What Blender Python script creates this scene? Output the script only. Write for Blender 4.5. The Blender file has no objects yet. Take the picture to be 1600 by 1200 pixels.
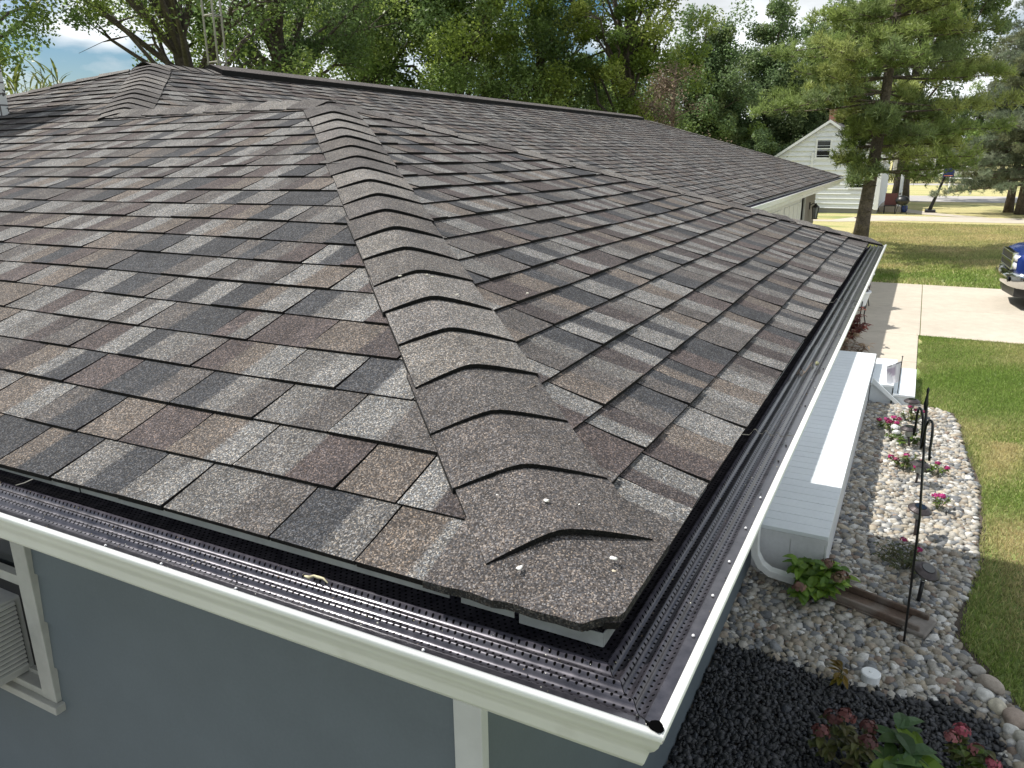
import bpy, bmesh, math, random
import numpy as np
from mathutils import Vector, Matrix
random.seed(7); RNG = np.random.default_rng(7)
S = bpy.context.scene
COL = S.collection

# ------------------------------------------------------------------ camera, sky, sun
CAM = np.array([-0.8697, -0.3087, 0.6367]); YAW, PIT, ROL, F = 0.4822, -0.2888, -0.0117, 1202.8
FW = np.array([math.cos(PIT)*math.cos(YAW), math.cos(PIT)*math.sin(YAW), math.sin(PIT)])
_r = np.cross(FW, [0, 0, 1]); _r /= np.linalg.norm(_r); _u = np.cross(_r, FW)
RT = _r*math.cos(ROL) + _u*math.sin(ROL); UP = -_r*math.sin(ROL) + _u*math.cos(ROL)
cd = bpy.data.cameras.new('camera'); co = bpy.data.objects.new('camera', cd); COL.objects.link(co)
M4 = Matrix.Identity(4)
for i in range(3):
    M4[i][0] = RT[i]; M4[i][1] = UP[i]; M4[i][2] = -FW[i]; M4[i][3] = CAM[i]
co.matrix_world = M4
cd.sensor_width = 36; cd.lens = 36*F/1600; cd.clip_start = .02; cd.clip_end = 3000
S.camera = co
SUN = Vector((0.06, -0.68, -1)).normalized()
sl = bpy.data.lights.new('sun', 'SUN'); sl.energy = 5.0; sl.angle = math.radians(.5); sl.color = (1, .96, .9)
so = bpy.data.objects.new('sun', sl); COL.objects.link(so); so.rotation_euler = SUN.to_track_quat('-Z', 'Y').to_euler()
W = bpy.data.worlds.new('World'); S.world = W; W.use_nodes = True
nt = W.node_tree; nt.nodes.clear()
def wn(t, **k):
    n = nt.nodes.new(t)
    for a, b in k.items(): setattr(n, a, b)
    return n
sky = wn('ShaderNodeTexSky', sky_type='NISHITA', sun_disc=False, sun_elevation=math.asin(-SUN.z), sun_rotation=math.atan2(-.06, .68), air_density=1.0, dust_density=.6, ozone_density=2.0)
bg = wn('ShaderNodeBackground'); bg.inputs[1].default_value = .066
tc = wn('ShaderNodeTexCoord'); mp = wn('ShaderNodeMapping'); mp.inputs['Scale'].default_value = (1, 1, 2.6); mp.inputs['Location'].default_value = (.35, .1, .2)
no = wn('ShaderNodeTexNoise'); no.inputs['Scale'].default_value = 3.2; no.inputs['Detail'].default_value = 7; no.inputs['Roughness'].default_value = .52
rp = wn('ShaderNodeValToRGB'); rp.color_ramp.elements[0].position = .41; rp.color_ramp.elements[1].position = .52
no2 = wn('ShaderNodeTexNoise'); no2.inputs['Scale'].default_value = 9; no2.inputs['Detail'].default_value = 5
mr = wn('ShaderNodeMapRange'); mr.inputs[1].default_value = .3; mr.inputs[2].default_value = .7; mr.inputs[3].default_value = 10; mr.inputs[4].default_value = 17
cc = wn('ShaderNodeMixRGB', blend_type='MULTIPLY'); cc.inputs[0].default_value = 1; cc.inputs[1].default_value = (.93, .97, 1, 1)
mx = wn('ShaderNodeMixRGB'); ow = wn('ShaderNodeOutputWorld')
L = nt.links.new
L(tc.outputs['Generated'], mp.inputs[0]); L(mp.outputs[0], no.inputs[0]); L(mp.outputs[0], no2.inputs[0])
L(no.outputs[0], rp.inputs[0]); L(rp.outputs[0], mx.inputs[0]); hs = wn('ShaderNodeHueSaturation'); hs.inputs['Saturation'].default_value = 1.45; L(sky.outputs[0], hs.inputs['Color']); L(hs.outputs[0], mx.inputs[1])
L(no2.outputs[0], mr.inputs[0]); L(mr.outputs[0], cc.inputs[2]); L(cc.outputs[0], mx.inputs[2])
L(mx.outputs[0], bg.inputs[0]); L(bg.outputs[0], ow.inputs[0])
S.view_settings.view_transform = 'Standard'; S.view_settings.look = 'None'; S.view_settings.exposure = 0.36; S.view_settings.gamma = 1
S.cycles.max_bounces = 6; S.cycles.transparent_max_bounces = 8

# ------------------------------------------------------------------ constants
m = .3415; R = 2.7445; YC = 1.72; W2 = 4.25; XE = 22.2; GZ = -2.45; E = .143
CS = 1/math.sqrt(1+m*m); YEND = YC+2*W2
def ray(px, py): return FW + RT*(px-800)/F - UP*(py-600)/F
def gz(px, py, z=GZ):
    d = ray(px, py); t = (z-CAM[2])/d[2]; return CAM + d*t
def at(px, dist, z=GZ):                      # ground point at a horizontal distance in a compass direction
    d = ray(px, 240); h = np.array([d[0], d[1]]); h /= np.linalg.norm(h)
    return np.array([CAM[0]+h[0]*dist, CAM[1]+h[1]*dist, z])

# ------------------------------------------------------------------ object helpers
def props(o, label=None, cat=None, group=None, kind=None):
    if label: o['label'] = label
    if cat: o['category'] = cat
    if group: o['group'] = group
    if kind: o['kind'] = kind
    return o
def empty(name, loc, label, cat, group=None, rz=0):
    o = bpy.data.objects.new(name, None); COL.objects.link(o); o.location = loc; o.rotation_euler = (0, 0, rz)
    o.empty_display_size = .1
    return props(o, label, cat, group)
def link(name, me, mat, parent=None):
    o = bpy.data.objects.new(name, me); COL.objects.link(o)
    if mat is not None: me.materials.append(mat)
    if parent is not None:
        o.parent = parent
        o.matrix_parent_inverse = Matrix.Identity(4)
    return o
class MB:
    """collects geometry for one mesh object (world or local coordinates)"""
    def __init__(s): s.v = []; s.f = []; s.c = []; s.n = 0
    def add(s, vs, fs, col=None):
        b = len(s.v); s.v.extend([tuple(map(float, p)) for p in vs]); s.f.extend([tuple(b+i for i in f) for f in fs])
        if col is not None:
            if len(col) == 3 and not hasattr(col[0], '__len__'): col = [col]*len(vs)
            s.c.extend([tuple(c) for c in col])
        elif s.c or s.n: s.c.extend([(1, 1, 1)]*len(vs))
    def box(s, a, b, col=None):
        x0, y0, z0 = a; x1, y1, z1 = b
        s.add([(x0,y0,z0),(x1,y0,z0),(x1,y1,z0),(x0,y1,z0),(x0,y0,z1),(x1,y0,z1),(x1,y1,z1),(x0,y1,z1)],
              [(3,2,1,0),(4,5,6,7),(0,1,5,4),(1,2,6,5),(2,3,7,6),(3,0,4,7)], col)
    def tube(s, pts, rad, n=8, col=None, cap=True):
        pts = [np.array(p, float) for p in pts]
        if not hasattr(rad, '__len__'): rad = [rad]*len(pts)
        vs = []; prev = None
        for i, p in enumerate(pts):
            t = pts[min(i+1, len(pts)-1)]-pts[max(i-1, 0)]; t = t/(np.linalg.norm(t)+1e-9)
            a = prev if prev is not None else (np.array([0, 0, 1.]) if abs(t[2]) < .9 else np.array([1., 0, 0]))
            x = np.cross(a, t); x /= np.linalg.norm(x)+1e-9; y = np.cross(t, x); prev = y*0+np.cross(t, x)*0 + a
            for k in range(n):
                an = 2*math.pi*k/n; vs.append(p+rad[i]*(math.cos(an)*x+math.sin(an)*y))
        fs = []
        for i in range(len(pts)-1):
            for k in range(n):
                k2 = (k+1) % n; fs.append((i*n+k, i*n+k2, (i+1)*n+k2, (i+1)*n+k))
        if cap: fs.append(tuple(range(n-1, -1, -1))); fs.append(tuple(range((len(pts)-1)*n, len(pts)*n)))
        s.add(vs, fs, col)
    def lathe(s, prof, c=(0, 0, 0), n=20, axis=None, col=None):
        vs = []; fs = []; c = np.array(c, float)
        z = np.array([0, 0, 1.]) if axis is None else np.array(axis, float)/np.linalg.norm(axis)
        a = np.array([1., 0, 0]) if abs(z[0]) < .9 else np.array([0, 1., 0]); x = np.cross(a, z); x /= np.linalg.norm(x); y = np.cross(z, x)
        for r, h in prof:
            for k in range(n):
                an = 2*math.pi*k/n; vs.append(c+z*h+r*(math.cos(an)*x+math.sin(an)*y))
        for i in range(len(prof)-1):
            for k in range(n):
                k2 = (k+1) % n; fs.append((i*n+k, i*n+k2, (i+1)*n+k2, (i+1)*n+k))
        fs.append(tuple(range(n-1, -1, -1))); fs.append(tuple(range((len(prof)-1)*n, len(prof)*n)))
        s.add(vs, fs, col)
    def build(s, name, mat, parent=None, smooth=False, bevel=0, auto=False):
        me = bpy.data.meshes.new(name); me.from_pydata(s.v, [], s.f); me.update()
        if s.c:
            at_ = me.attributes.new('Col', 'FLOAT_COLOR', 'POINT')
            c = np.ones((len(s.v), 4), 'f'); c[:, :3] = np.array(s.c, 'f'); at_.data.foreach_set('color', c.ravel())
        bm = bmesh.new(); bm.from_mesh(me); bmesh.ops.recalc_face_normals(bm, faces=bm.faces); bm.to_mesh(me); bm.free()
        if smooth: me.polygons.foreach_set('use_smooth', [True]*len(me.polygons))
        o = link(name, me, mat, parent)
        if bevel:
            b = o.modifiers.new('bevel', 'BEVEL'); b.width = bevel; b.segments = 2; b.limit_method = 'ANGLE'; b.harden_normals = False
        return o
def npmesh(name, V, Fc, C, mat, parent=None, smooth=False):
    """fast mesh: V (n,3), Fc (k,s) equal-size faces, C (n,3) colours"""
    V = np.asarray(V, 'f'); Fc = np.asarray(Fc, 'i'); k, sz = Fc.shape
    me = bpy.data.meshes.new(name); me.vertices.add(len(V)); me.vertices.foreach_set('co', V.ravel())
    me.loops.add(k*sz); me.loops.foreach_set('vertex_index', Fc.ravel())
    me.polygons.add(k); me.polygons.foreach_set('loop_start', np.arange(k, dtype='i')*sz)
    me.polygons.foreach_set('loop_total', np.full(k, sz, 'i'))
    if smooth: me.polygons.foreach_set('use_smooth', np.ones(k, bool))
    if C is not None:
        c = np.ones((len(V), 4), 'f'); c[:, :3] = C
        a = me.attributes.new('Col', 'FLOAT_COLOR', 'POINT'); a.data.foreach_set('color', c.ravel())
    me.update(calc_edges=True); me.validate()
    return link(name, me, mat, parent)

# ------------------------------------------------------------------ materials
def mat(name, col=(.5, .5, .5), rough=.6, metal=0, attr=False, noise=None, bump=None, spec=.5, trans=0, tint=None):
    """noise=(scale, amount[, detail]) multiplies the colour, bump=(scale, strength, distance)"""
    M = bpy.data.materials.new(name); M.use_nodes = True; t = M.node_tree; n = t.nodes; l = t.links.new
    b = n['Principled BSDF']; b.inputs['Roughness'].default_value = rough; b.inputs['Metallic'].default_value = metal
    b.inputs['Specular IOR Level'].default_value = spec
    tcn = n.new('ShaderNodeTexCoord'); src = None
    if attr:
        a = n.new('ShaderNodeAttribute'); a.attribute_name = 'Col'; src = a.outputs['Color']
    else:
        a = n.new('ShaderNodeRGB'); a.outputs[0].default_value = (*col, 1); src = a.outputs[0]
    if noise:
        for q, (sc, am, *dt) in enumerate(noise if isinstance(noise, list) else [noise]):
            x = n.new('ShaderNodeTexNoise'); x.inputs['Scale'].default_value = sc; x.inputs['Detail'].default_value = dt[0] if dt else 4
            x.inputs['Roughness'].default_value = .6
            l(tcn.outputs['Object'], x.inputs['Vector'])
            r = n.new('ShaderNodeMapRange'); r.inputs[1].default_value = .3; r.inputs[2].default_value = .7
            r.inputs[3].default_value = 1-am; r.inputs[4].default_value = 1+am; l(x.outputs[0], r.inputs[0])
            mm = n.new('ShaderNodeMixRGB'); mm.blend_type = 'MULTIPLY'; mm.inputs[0].default_value = 1
            l(src, mm.inputs[1]); l(r.outputs[0], mm.inputs[2]); src = mm.outputs[0]
    if tint:
        sc, c2, lo, hi = tint
        x = n.new('ShaderNodeTexNoise'); x.inputs['Scale'].default_value = sc; x.inputs['Detail'].default_value = 5; l(tcn.outputs['Object'], x.inputs['Vector'])
        r = n.new('ShaderNodeMapRange'); r.inputs[1].default_value = lo; r.inputs[2].default_value = hi; l(x.outputs[0], r.inputs[0])
        mm = n.new('ShaderNodeMixRGB'); l(r.outputs[0], mm.inputs[0]); l(src, mm.inputs[1]); mm.inputs[2].default_value = (*c2, 1); src = mm.outputs[0]
    l(src, b.inputs['Base Color'])
    if bump:
        x = n.new('ShaderNodeTexNoise'); x.inputs['Scale'].default_value = bump[0]; x.inputs['Detail'].default_value = 5; l(tcn.outputs['Object'], x.inputs['Vector'])
        bp = n.new('ShaderNodeBump'); bp.inputs['Strength'].default_value = bump[1]; bp.inputs['Distance'].default_value = bump[2]
        l(x.outputs[0], bp.inputs['Height']); l(bp.outputs[0], b.inputs['Normal'])
    if trans:
        tr = n.new('ShaderNodeBsdfTranslucent'); l(src, tr.inputs[0]); ms = n.new('ShaderNodeMixShader'); ms.inputs[0].default_value = trans
        l(b.outputs[0], ms.inputs[1]); l(tr.outputs[0], ms.inputs[2]); l(ms.outputs[0], n['Material Output'].inputs[0])
    M['src'] = 1
    return M
def shingle_mat():
    M = bpy.data.materials.new('asphalt_granules'); M.use_nodes = True; t = M.node_tree; n = t.nodes; l = t.links.new
    b = n['Principled BSDF']; b.inputs['Roughness'].default_value = .93; b.inputs['Specular IOR Level'].default_value = .25
    tcn = n.new('ShaderNodeTexCoord'); a = n.new('ShaderNodeAttribute'); a.attribute_name = 'Col'
    v = n.new('ShaderNodeTexVoronoi'); v.inputs['Scale'].default_value = 430; l(tcn.outputs['Object'], v.inputs['Vector'])
    sp = n.new('ShaderNodeSeparateColor'); l(v.outputs['Color'], sp.inputs[0])
    cr = n.new('ShaderNodeValToRGB'); e = cr.color_ramp.elements; e[0].position = 0; e[0].color = (.28, .28, .28, 1); e[1].position = 1; e[1].color = (2.9, 2.8, 2.6, 1)
    x = e.new(.45); x.color = (.68, .68, .68, 1); x = e.new(.8); x.color = (1.3, 1.28, 1.25, 1); l(sp.outputs[0], cr.inputs[0])
    m1 = n.new('ShaderNodeMixRGB'); m1.blend_type = 'MULTIPLY'; m1.inputs[0].default_value = 1; l(a.outputs['Color'], m1.inputs[1]); l(cr.outputs[0], m1.inputs[2])
    # per granule tan / blue tint
    tr = n.new('ShaderNodeValToRGB'); q = tr.color_ramp.elements; q[0].color = (.9, .97, 1.08, 1); q[1].color = (1.22, 1.03, .84, 1); l(sp.outputs[1], tr.inputs[0])
    m2 = n.new('ShaderNodeMixRGB'); m2.blend_type = 'MULTIPLY'; m2.inputs[0].default_value = .8; l(m1.outputs[0], m2.inputs[1]); l(tr.outputs[0], m2.inputs[2])
    nz = n.new('ShaderNodeTexNoise'); nz.inputs['Scale'].default_value = 14; nz.inputs['Detail'].default_value = 6; l(tcn.outputs['Object'], nz.inputs['Vector'])
    mrr = n.new('ShaderNodeMapRange'); mrr.inputs[1].default_value = .3; mrr.inputs[2].default_value = .7; mrr.inputs[3].default_value = .82; mrr.inputs[4].default_value = 1.16; l(nz.outputs[0], mrr.inputs[0])
    m3 = n.new('ShaderNodeMixRGB'); m3.blend_type = 'MULTIPLY'; m3.inputs[0].default_value = 1; l(m2.outputs[0], m3.inputs[1]); l(mrr.outputs[0], m3.inputs[2])
    l(m3.outputs[0], b.inputs['Base Color'])
    bp = n.new('ShaderNodeBump'); bp.inputs['Strength'].default_value = .55; bp.inputs['Distance'].default_value = .0012; l(sp.outputs[2], bp.inputs['Height']); l(bp.outputs[0], b.inputs['Normal'])
    return M
def guard_mat(horiz):
    """dark painted aluminium with rows of punched holes; horiz = index of the axis the guard runs along"""
    M = bpy.data.materials.new('perforated_metal'); M.use_nodes = True; t = M.node_tree; n = t.nodes; l = t.links.new
    b = n['Principled BSDF']; b.inputs['Roughness'].default_value = .33; b.inputs['Metallic'].default_value = .6; b.inputs['Coat Weight'].default_value = .7; b.inputs['Coat Roughness'].default_value = .16
    tcn = n.new('ShaderNodeTexCoord'); s = n.new('ShaderNodeSeparateXYZ'); l(tcn.outputs['Object'], s.inputs[0])
    def mth(op, a, b2=None, c=None):
        q = n.new('ShaderNodeMath'); q.operation = op
        for i, w in enumerate((a, b2, c)):
            if w is None: continue
            if isinstance(w, (int, float)): q.inputs[i].default_value = w
            else: l(w, q.inputs[i])
        return q.outputs[0]
    al, ac = s.outputs[horiz], s.outputs[1-horiz]
    row = mth('DIVIDE', ac, .0085); rowf = mth('FLOOR', row); off = mth('MULTIPLY', mth('MODULO', mth('ABSOLUTE', rowf), 2), .5)
    u = mth('SUBTRACT', mth('FRACT', mth('ADD', mth('DIVIDE', al, .0125), off)), .5); v = mth('SUBTRACT', mth('FRACT', row), .5)
    du = mth('MULTIPLY', u, .0125); dv = mth('MULTIPLY', v, .0085)
    d = mth('SQRT', mth('ADD', mth('MULTIPLY', du, du), mth('MULTIPLY', dv, dv)))
    hole = mth('LESS_THAN', d, .0021)
    inside = mth('MULTIPLY', mth('GREATER_THAN', ac, -.079), mth('LESS_THAN', ac, .08))
    hole = mth('MULTIPLY', hole, inside)
    nz = n.new('ShaderNodeTexNoise'); nz.inputs['Scale'].default_value = 45; nz.inputs['Detail'].default_value = 6; l(tcn.outputs['Object'], nz.inputs['Vector'])
    cr = n.new('ShaderNodeValToRGB'); cr.color_ramp.elements[0].position = .35; cr.color_ramp.elements[0].color = (.03, .028, .036, 1)
    cr.color_ramp.elements[1].position = .75; cr.color_ramp.elements[1].color = (.075, .07, .082, 1); l(nz.outputs[0], cr.inputs[0])
    mm = n.new('ShaderNodeMixRGB'); l(hole, mm.inputs[0]); l(cr.outputs[0], mm.inputs[1]); mm.inputs[2].default_value = (.002, .002, .002, 1); drk = n.new('ShaderNodeMixRGB'); drk.blend_type = 'MULTIPLY'; drk.inputs[0].default_value = 0; l(mm.outputs[0], b.inputs['Base Color'])
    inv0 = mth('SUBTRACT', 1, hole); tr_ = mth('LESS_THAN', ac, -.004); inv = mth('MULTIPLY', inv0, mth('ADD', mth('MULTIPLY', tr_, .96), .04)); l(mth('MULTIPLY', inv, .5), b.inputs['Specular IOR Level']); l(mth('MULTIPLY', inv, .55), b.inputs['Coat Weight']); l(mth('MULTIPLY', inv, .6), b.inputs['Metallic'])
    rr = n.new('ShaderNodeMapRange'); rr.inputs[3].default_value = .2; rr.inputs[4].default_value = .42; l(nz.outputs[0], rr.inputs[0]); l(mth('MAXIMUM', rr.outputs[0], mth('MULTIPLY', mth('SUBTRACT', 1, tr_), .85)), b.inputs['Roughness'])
    return M
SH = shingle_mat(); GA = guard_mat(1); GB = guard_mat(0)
WHITE = mat('white_gutter_paint', (.78, .79, .76), .28, noise=(6, .05), tint=(9, (.55, .55, .5), .62, .9))
FASC = mat('white_fascia', (.72, .72, .68), .45, noise=(8, .08))
SIDING = mat('blue_grey_siding', (.108, .132, .147), .62, noise=[(3, .06), (90, .04)], bump=(160, .12, .002))
TAUPE = mat('taupe_siding', (.22, .19, .16), .7, noise=(5, .08))
TRIM = mat('aged_white_trim', (.4, .4, .37), .55, noise=(12, .1))
DARK = mat('dark_void', (.012, .012, .013), .7)
DRIP = mat('grey_drip_edge', (.26, .275, .27), .4, .1, noise=(20, .2))
GLASS = mat('dark_glass', (.015, .018, .02), .08, spec=.8)
ACM = mat('grey_enclosure', (.42, .42, .4), .45, noise=(20, .07))
BLACKM = mat('black_painted_steel', (.012, .012, .013), .4)
BRONZE = mat('bronze_lamp_metal', (.06, .05, .05), .35, .5, noise=(40, .3))
CLEAR = mat('cloudy_lamp_glass', (.5, .52, .5), .15, trans=.4)
CHROME = mat('chrome', (.62, .62, .62), .08, 1)
STEEL = mat('galvanised_steel', (.33, .31, .28), .45, .5, noise=(10, .15))
BARK = mat('bark', (.085, .068, .055), .95, noise=[(3, .35), (18, .4)], bump=(14, .8, .04))
PBARK = mat('pine_bark', (.13, .105, .085), .95, noise=[(4, .4), (22, .4)], bump=(16, .9, .05))
LEAF = mat('leaf', attr=True, rough=.45, trans=.5, spec=.4)
NEEDLE = mat('needle', attr=True, rough=.5, trans=.42, spec=.35)
PETAL = mat('petal', attr=True, rough=.6, trans=.25)
STONE = mat('river_stone', attr=True, rough=.75, noise=[(40, .2), (220, .12)], bump=(90, .2, .003))
SLATE = mat('black_stone_chip', attr=True, rough=.5, noise=(60, .3))
PORCH = mat('porch_paint', (.72, .76, .78), .5, noise=[(2.5, .04), (30, .03)])
SKIRT = mat('painted_panel', (.6, .61, .62), .6, noise=[(3, .07), (40, .05)])
CONC = mat('concrete', (.46, .41, .335), .85, noise=[(.7, .09), (6, .07), (60, .08)], bump=(70, .2, .004))

# ------------------------------------------------------------------ shingled roof
PAL = [((.053, .056, .062), 4), ((.080, .069, .069), 3), ((.124, .111, .101), 3), ((.168, .171, .171), 4), ((.097, .093, .092), 3), ((.131, .131, .130), 3), ((.067, .060, .061), 3)]
PALW = np.array([w for _, w in PAL], float); PALW /= PALW.sum()
def pcol(r):
    c = np.array(PAL[r.choice(len(PAL), p=PALW)][0]); return c*(.9+.2*r.random())*np.array((.82, .83, .845))
def clip(poly, planes):
    """poly: list of (u,s,colour...) ; planes: (a,b,c) keep a*u+b*s+c>=0"""
    for a, b, c in planes:
        out = []
        for i in range(len(poly)):
            P, Q = poly[i], poly[(i+1) % len(poly)]; dp = a*P[0]+b*P[1]+c; dq = a*Q[0]+b*Q[1]+c
            if dp >= 0: out.append(P)
            if (dp >= 0) != (dq >= 0):
                t = dp/(dp-dq); out.append(P+(Q-P)*t)
        poly = out
        if len(poly) < 3: return []
    return poly
def shingle_face(mb, O, U, Sd, N, ks, reg, umin, umax, seed, near=True, tk=1.0):
    r = np.random.default_rng(seed); O, U, Sd, N = map(np.array, (O, U, Sd, N))
    wob = r.random(8)*6
    def jit(u, k): return .0022*math.sin(u*2.1+k*1.7+wob[0])+.0018*math.sin(u*5.3+k*.9+wob[1])
    def und(u, s): return .004*math.sin(u*1.15+wob[2])*math.sin(s*2.2+wob[3])+.002*math.sin(u*3.1+s*1.3)
    H = lambda q: max(0, 1-q)**1.6
    subs = [0, .16, .36, .65, 1.12] if near else [0, 1.08]
    for k in ks:
        planes = reg(k)
        u = umin-r.random()*.3; up = True; c0 = pcol(r); c1 = pcol(r); left = r.uniform(.1, .25)
        bump_ = r.uniform(-.001, .0015)
        while u < umax:
            w = float(r.choice([.13, .145, .19, .205, .25, .262, .275]))+r.uniform(-.006, .006)
            t = tk*(.0105 if up else .0062)+bump_+r.uniform(-.0005, .0008)
            sb = 0 if up else .0015
            nb_ = 1 if r.random() < (.55 if w < .16 else .08) else (2 if (w < .22 or r.random() < .45) else 3)
            ed = [0]+sorted([w*(q+r.uniform(-.22, .22))/nb_ for q in range(1, nb_)])+[w]; cuts = []; cols = []
            for q in range(nb_):
                c1 = pcol(r)
                for _ in range(4):
                    if np.abs(c1-c0).max() > .022: break
                    c1 = pcol(r)
                c0 = c1; cuts += [ed[q]+(.006 if q else 0), ed[q+1]-(.006 if q < nb_-1 else 0)]; cols += [c0, c0]
            nxt = c0
            for i in range(len(cuts)-1):
                ua, ub = u+cuts[i], u+cuts[i+1]; ca, cb = cols[i], cols[i+1]
                for j in range(len(subs)-1):
                    qa, qb = subs[j], subs[j+1]; sa = k*E+qa*E+(sb if j == 0 else 0); sc_ = k*E+qb*E
                    poly = [np.array([ua, sa, *ca, qa]), np.array([ub, sa, *cb, qa]), np.array([ub, sc_, *cb, qb]), np.array([ua, sc_, *ca, qb])]
                    poly = clip(poly, planes)
                    if not poly: continue
                    top = []; bot = []
                    for P in poly:
                        uu = P[0]; ss = P[1]+(jit(uu, k) if P[5] < .01 else jit(uu, k)); h = t*H(min(P[5], 1.12)*.9)+.0012+und(uu, ss)
                        b0 = O+U*uu+Sd*ss; top.append(b0+N*h); bot.append(b0+N*(und(uu, ss)-.004))
                    n_ = len(poly); cl = [P[2:5] for P in poly]
                    mb.add(top, [tuple(range(n_))], cl); fs = []
                    for a in range(n_):
                        b = (a+1) % n_; Pa, Pb = poly[a], poly[b]
                        is_b = j == 0 and abs(Pa[5]) < .01 and abs(Pb[5]) < .01
                        is_s = (abs(Pa[0]-u) < 1e-6 and abs(Pb[0]-u) < 1e-6) or (abs(Pa[0]-u-w) < 1e-6 and abs(Pb[0]-u-w) < 1e-6)
                        is_c = not (abs(Pa[1]-Pb[1]) < 1e-7) and not (abs(Pa[0]-Pb[0]) < 1e-7)
                        if is_b or is_s or is_c: fs.append((n_+a, n_+b, b, a))
                    dk = [(.009, .0085, .0085)]*(2*n_)  # butt shadow put into the colour, near black; joint sides share it
                    if fs: mb.add(top+bot, fs, dk)
            u += w+.0046; up = not up if r.random() < .85 else up; c0 = nxt
def roof_mesh(parent):
    mb = MB()
    nA = np.array([-m, 0, 1])*CS; nB = np.array([0, -m, 1])*CS; sA = np.array([1, 0, m])*CS; sB = np.array([0, 1, m])*CS
    k1 = 20; kt = int(W2/CS/E)
    # face A (left slope): u = y, s up-slope, x = s*CS
    regA1 = lambda k: [(1, CS, -.036), (0, -1, R/CS), (1, -CS, .0), (-1, -CS, YEND)]
    regA2 = lambda k: [(1, -CS, -YC), (-1, -CS, YEND), (0, -1, W2/CS)]
    shingle_face(mb, (0, 0, 0), (0, 1, 0), sA, nA, range(0, k1), regA1, 0, YEND, 11, tk=.8)
    shingle_face(mb, (0, 0, 0), (0, 1, 0), sA, nA, range(k1, kt+1), regA2, YC+2.6, YEND, 12)
    regB = lambda k: [(1, CS, -.036), (1, -CS, 0), (-1, -CS, 2*R)]
    shingle_face(mb, (0, 0, 0), (1, 0, 0), sB, nB, range(0, k1+1), regB, 0, 2*R, 13, tk=1.1)
    regC1 = lambda k: [(1, CS, -2*R), (-1, -CS, XE)]
    regC2 = lambda k: [(1, -CS, 0), (-1, -CS, XE), (0, -1, W2/CS)]
    shingle_face(mb, (0, YC, 0), (1, 0, 0), sB, nB, range(0, k1), regC1, 2*R-2.9, XE, 14, near=False)
    shingle_face(mb, (0, YC, 0), (1, 0, 0), sB, nB, range(k1, kt+1), regC2, 2.6, XE, 15, near=False)
    sD = np.array([-1, 0, m])*CS; nD = np.array([m, 0, 1])*CS
    regD = lambda k: [(1, -CS, 0), (-1, CS, YC), (0, -1, R/CS-.003)]
    shingle_face(mb, (2*R, 0, 0), (0, 1, 0), sD, nD, range(0, k1+1), regD, 0, YC+R+.2, 16, near=False)
    # closed decking under the shingles (top 5 mm below them)
    z = lambda x, y: m*min(x, y)
    d = -.006
    P = {'o': (.019, .019, d), 'ap': (R, R, m*R+d), 'br': (2*R, 0, d), 're': (R, YC+R, m*R+d), 'v': (2*R, YC, d), 'pk': (W2, YC+W2, m*W2+d),
         'ce': (XE, YC, d), 'rr': (XE-W2, YC+W2, m*W2+d), 'bl': (0, YEND, d), 'bb': (XE, YEND, d)}
    ks = list(P); ix = {k: i for i, k in enumerate(ks)}
    fc = [('o', 'ap', 're', 'pk', 'bl'), ('o', 'br', 'ap'), ('br', 'v', 're', 'ap'), ('v', 'ce', 'rr', 'pk', 're'), ('bl', 'pk', 'rr', 'bb'), ('ce', 'bb', 'rr')]
    mb.add([P[k] for k in ks], [tuple(ix[q] for q in f) for f in fc], (.012, .012, .012))
    for a, b in (('o', 'br'), ('br', 'v'), ('v', 'ce'), ('ce', 'bb'), ('bb', 'bl'), ('bl', 'o')):
        A, B = np.array(P[a]), np.array(P[b]); mb.add([A, B, B-(0, 0, .006), A-(0, 0, .006)], [(0, 1, 2, 3)], (.03, .03, .03))
    # shingles read as laid: keep own winding (no merge)
    return mb.build('roof', SH, parent)
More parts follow.
